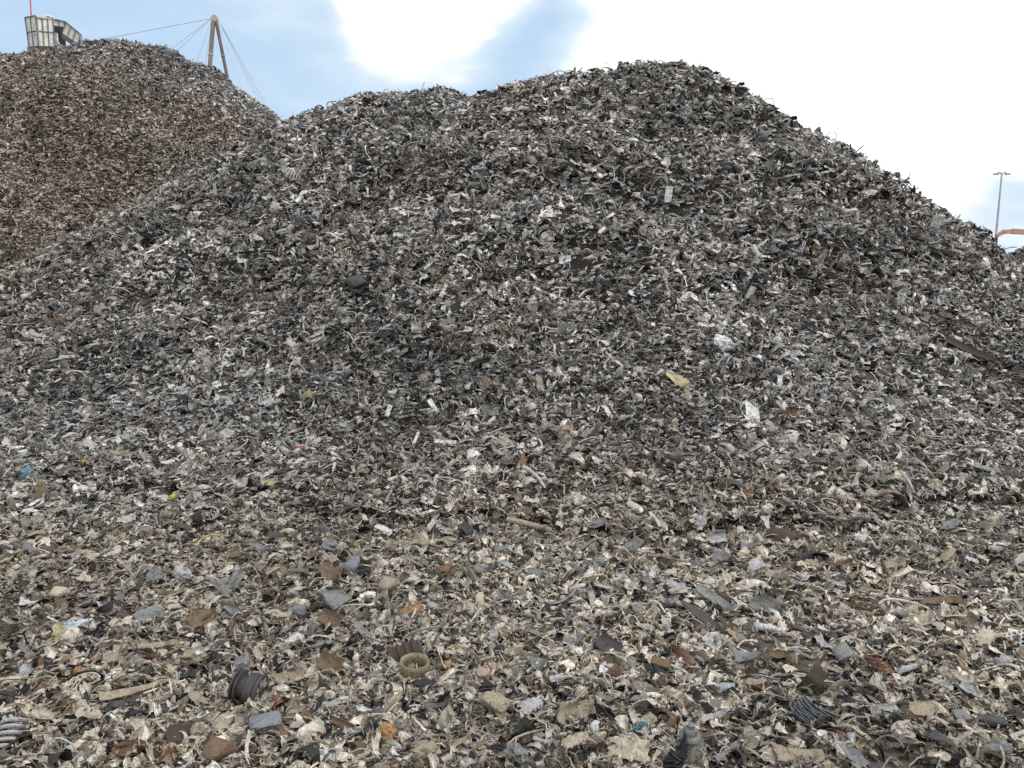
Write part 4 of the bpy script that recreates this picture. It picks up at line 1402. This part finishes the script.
def vmath(op, a, b2=None):
    n = nd(nt, 'ShaderNodeVectorMath', operation=op)
    for s, val in zip(n.inputs, (a, b2)):
        if val is None:
            continue
        if hasattr(val, 'is_output'):
            nt.links.new(val, s)
        else:
            s.default_value = val
    return n.outputs['Value'] if op == 'DOT_PRODUCT' else n.outputs[0]


def fmath(op, a, b2=None, c=None, clamp=False):
    n = nd(nt, 'ShaderNodeMath', operation=op)
    n.use_clamp = clamp
    for s, val in zip(n.inputs, (a, b2, c)):
        if val is None:
            continue
        if hasattr(val, 'is_output'):
            nt.links.new(val, s)
        else:
            s.default_value = val
    return n.outputs[0]


# cloud sheet: stretched noise over the dome, thicker towards the veiled sun
sc3 = nd(nt, 'ShaderNodeMapping')
sc3.inputs['Scale'].default_value = (1.0, 1.0, 2.6)
nt.links.new(dirv, sc3.inputs[0])
n1 = noise(nt, 3.2, 5, .55, vec=sc3.outputs[0])
wn = nd(nt, 'ShaderNodeTexNoise')
wn.inputs['Scale'].default_value = 4.0
wn.inputs['Detail'].default_value = 3
nt.links.new(sc3.outputs[0], wn.inputs['Vector'])
warped = vmath('ADD', dirv, vmath('SCALE', vmath('SUBTRACT', wn.outputs['Color'], (.5, .5, .5))))
warped.node.inputs[1].links[0].from_node.inputs['Scale'].default_value = .07
warped = vmath('NORMALIZE', warped)


def bank(u, v, inner, outer, amp):
    q = ray(u, v)
    q = q / np.linalg.norm(q)
    dp = vmath('DOT_PRODUCT', warped, tuple(q))
    mr = nd(nt, 'ShaderNodeMapRange', interpolation_type='SMOOTHSTEP')
    nt.links.new(dp, mr.inputs[0])
    mr.inputs[1].default_value, mr.inputs[2].default_value = math.cos(R(outer)), math.cos(R(inner))
    mr.inputs[3].default_value, mr.inputs[4].default_value = 0, amp
    return mr.outputs[0]


BANKS = [(1030, 20, 6, 35, 1.05), (1500, -200, 25, 50, .6), (430, -12, .5, 8, .75), (490, 80, 1, 9, -.35), (978, 208, .5, 8.5, -1.0), (1010, 250, .5, 6, -.5),
         (380, 70, 4, 18, .12), (140, 60, 4, 22, -.1)]
behind = vmath('DOT_PRODUCT', dirv, (0, -.86, .5))            # unseen overcast added overhead and behind the camera for brighter, neutral ambient light
mrb = nd(nt, 'ShaderNodeMapRange', interpolation_type='SMOOTHSTEP')
nt.links.new(behind, mrb.inputs[0])
mrb.inputs[1].default_value, mrb.inputs[2].default_value = -.45, .35
acc = fmath('ADD', fmath('MULTIPLY', fmath('SUBTRACT', n1, .5), 1.5), mrb.outputs[0])
for bk in BANKS:
    acc = fmath('ADD', acc, bank(*bk))
mask = nd(nt, 'ShaderNodeMapRange', interpolation_type='SMOOTHSTEP')
nt.links.new(acc, mask.inputs[0])
mask.inputs[1].default_value, mask.inputs[2].default_value = -.2, .9
SKY_K = .1
clear = mixrgb(nt, .8, sky.outputs[0], (5.3, 7.3, 9.5))
veil = ramp(nt, mask.outputs[0], [(0, 0), (.5, .75), (1, 1)])
grey = mixrgb(nt, veil, clear, (8.6, 9.3, 9.9))
sunlit = mixrgb(nt, ramp(nt, mask.outputs[0], [(.35, 0), (1, 1)]), grey, (12.8, 13.0, 13.2))
nt.links.new(sunlit, bg.inputs['Color'])
bg.inputs['Strength'].default_value = SKY_K

vs = scene.view_settings
vs.view_transform, vs.look = 'Standard', 'None'
vs.exposure, vs.gamma = 0.12, 1
vs.use_curve_mapping = False
scene.cycles.max_bounces = 6
scene.cycles.diffuse_bounces = 3
scene.cycles.glossy_bounces = 2
scene.cycles.use_denoising = False
scene.cycles.use_adaptive_sampling = True
scene.cycles.adaptive_threshold = 0.02
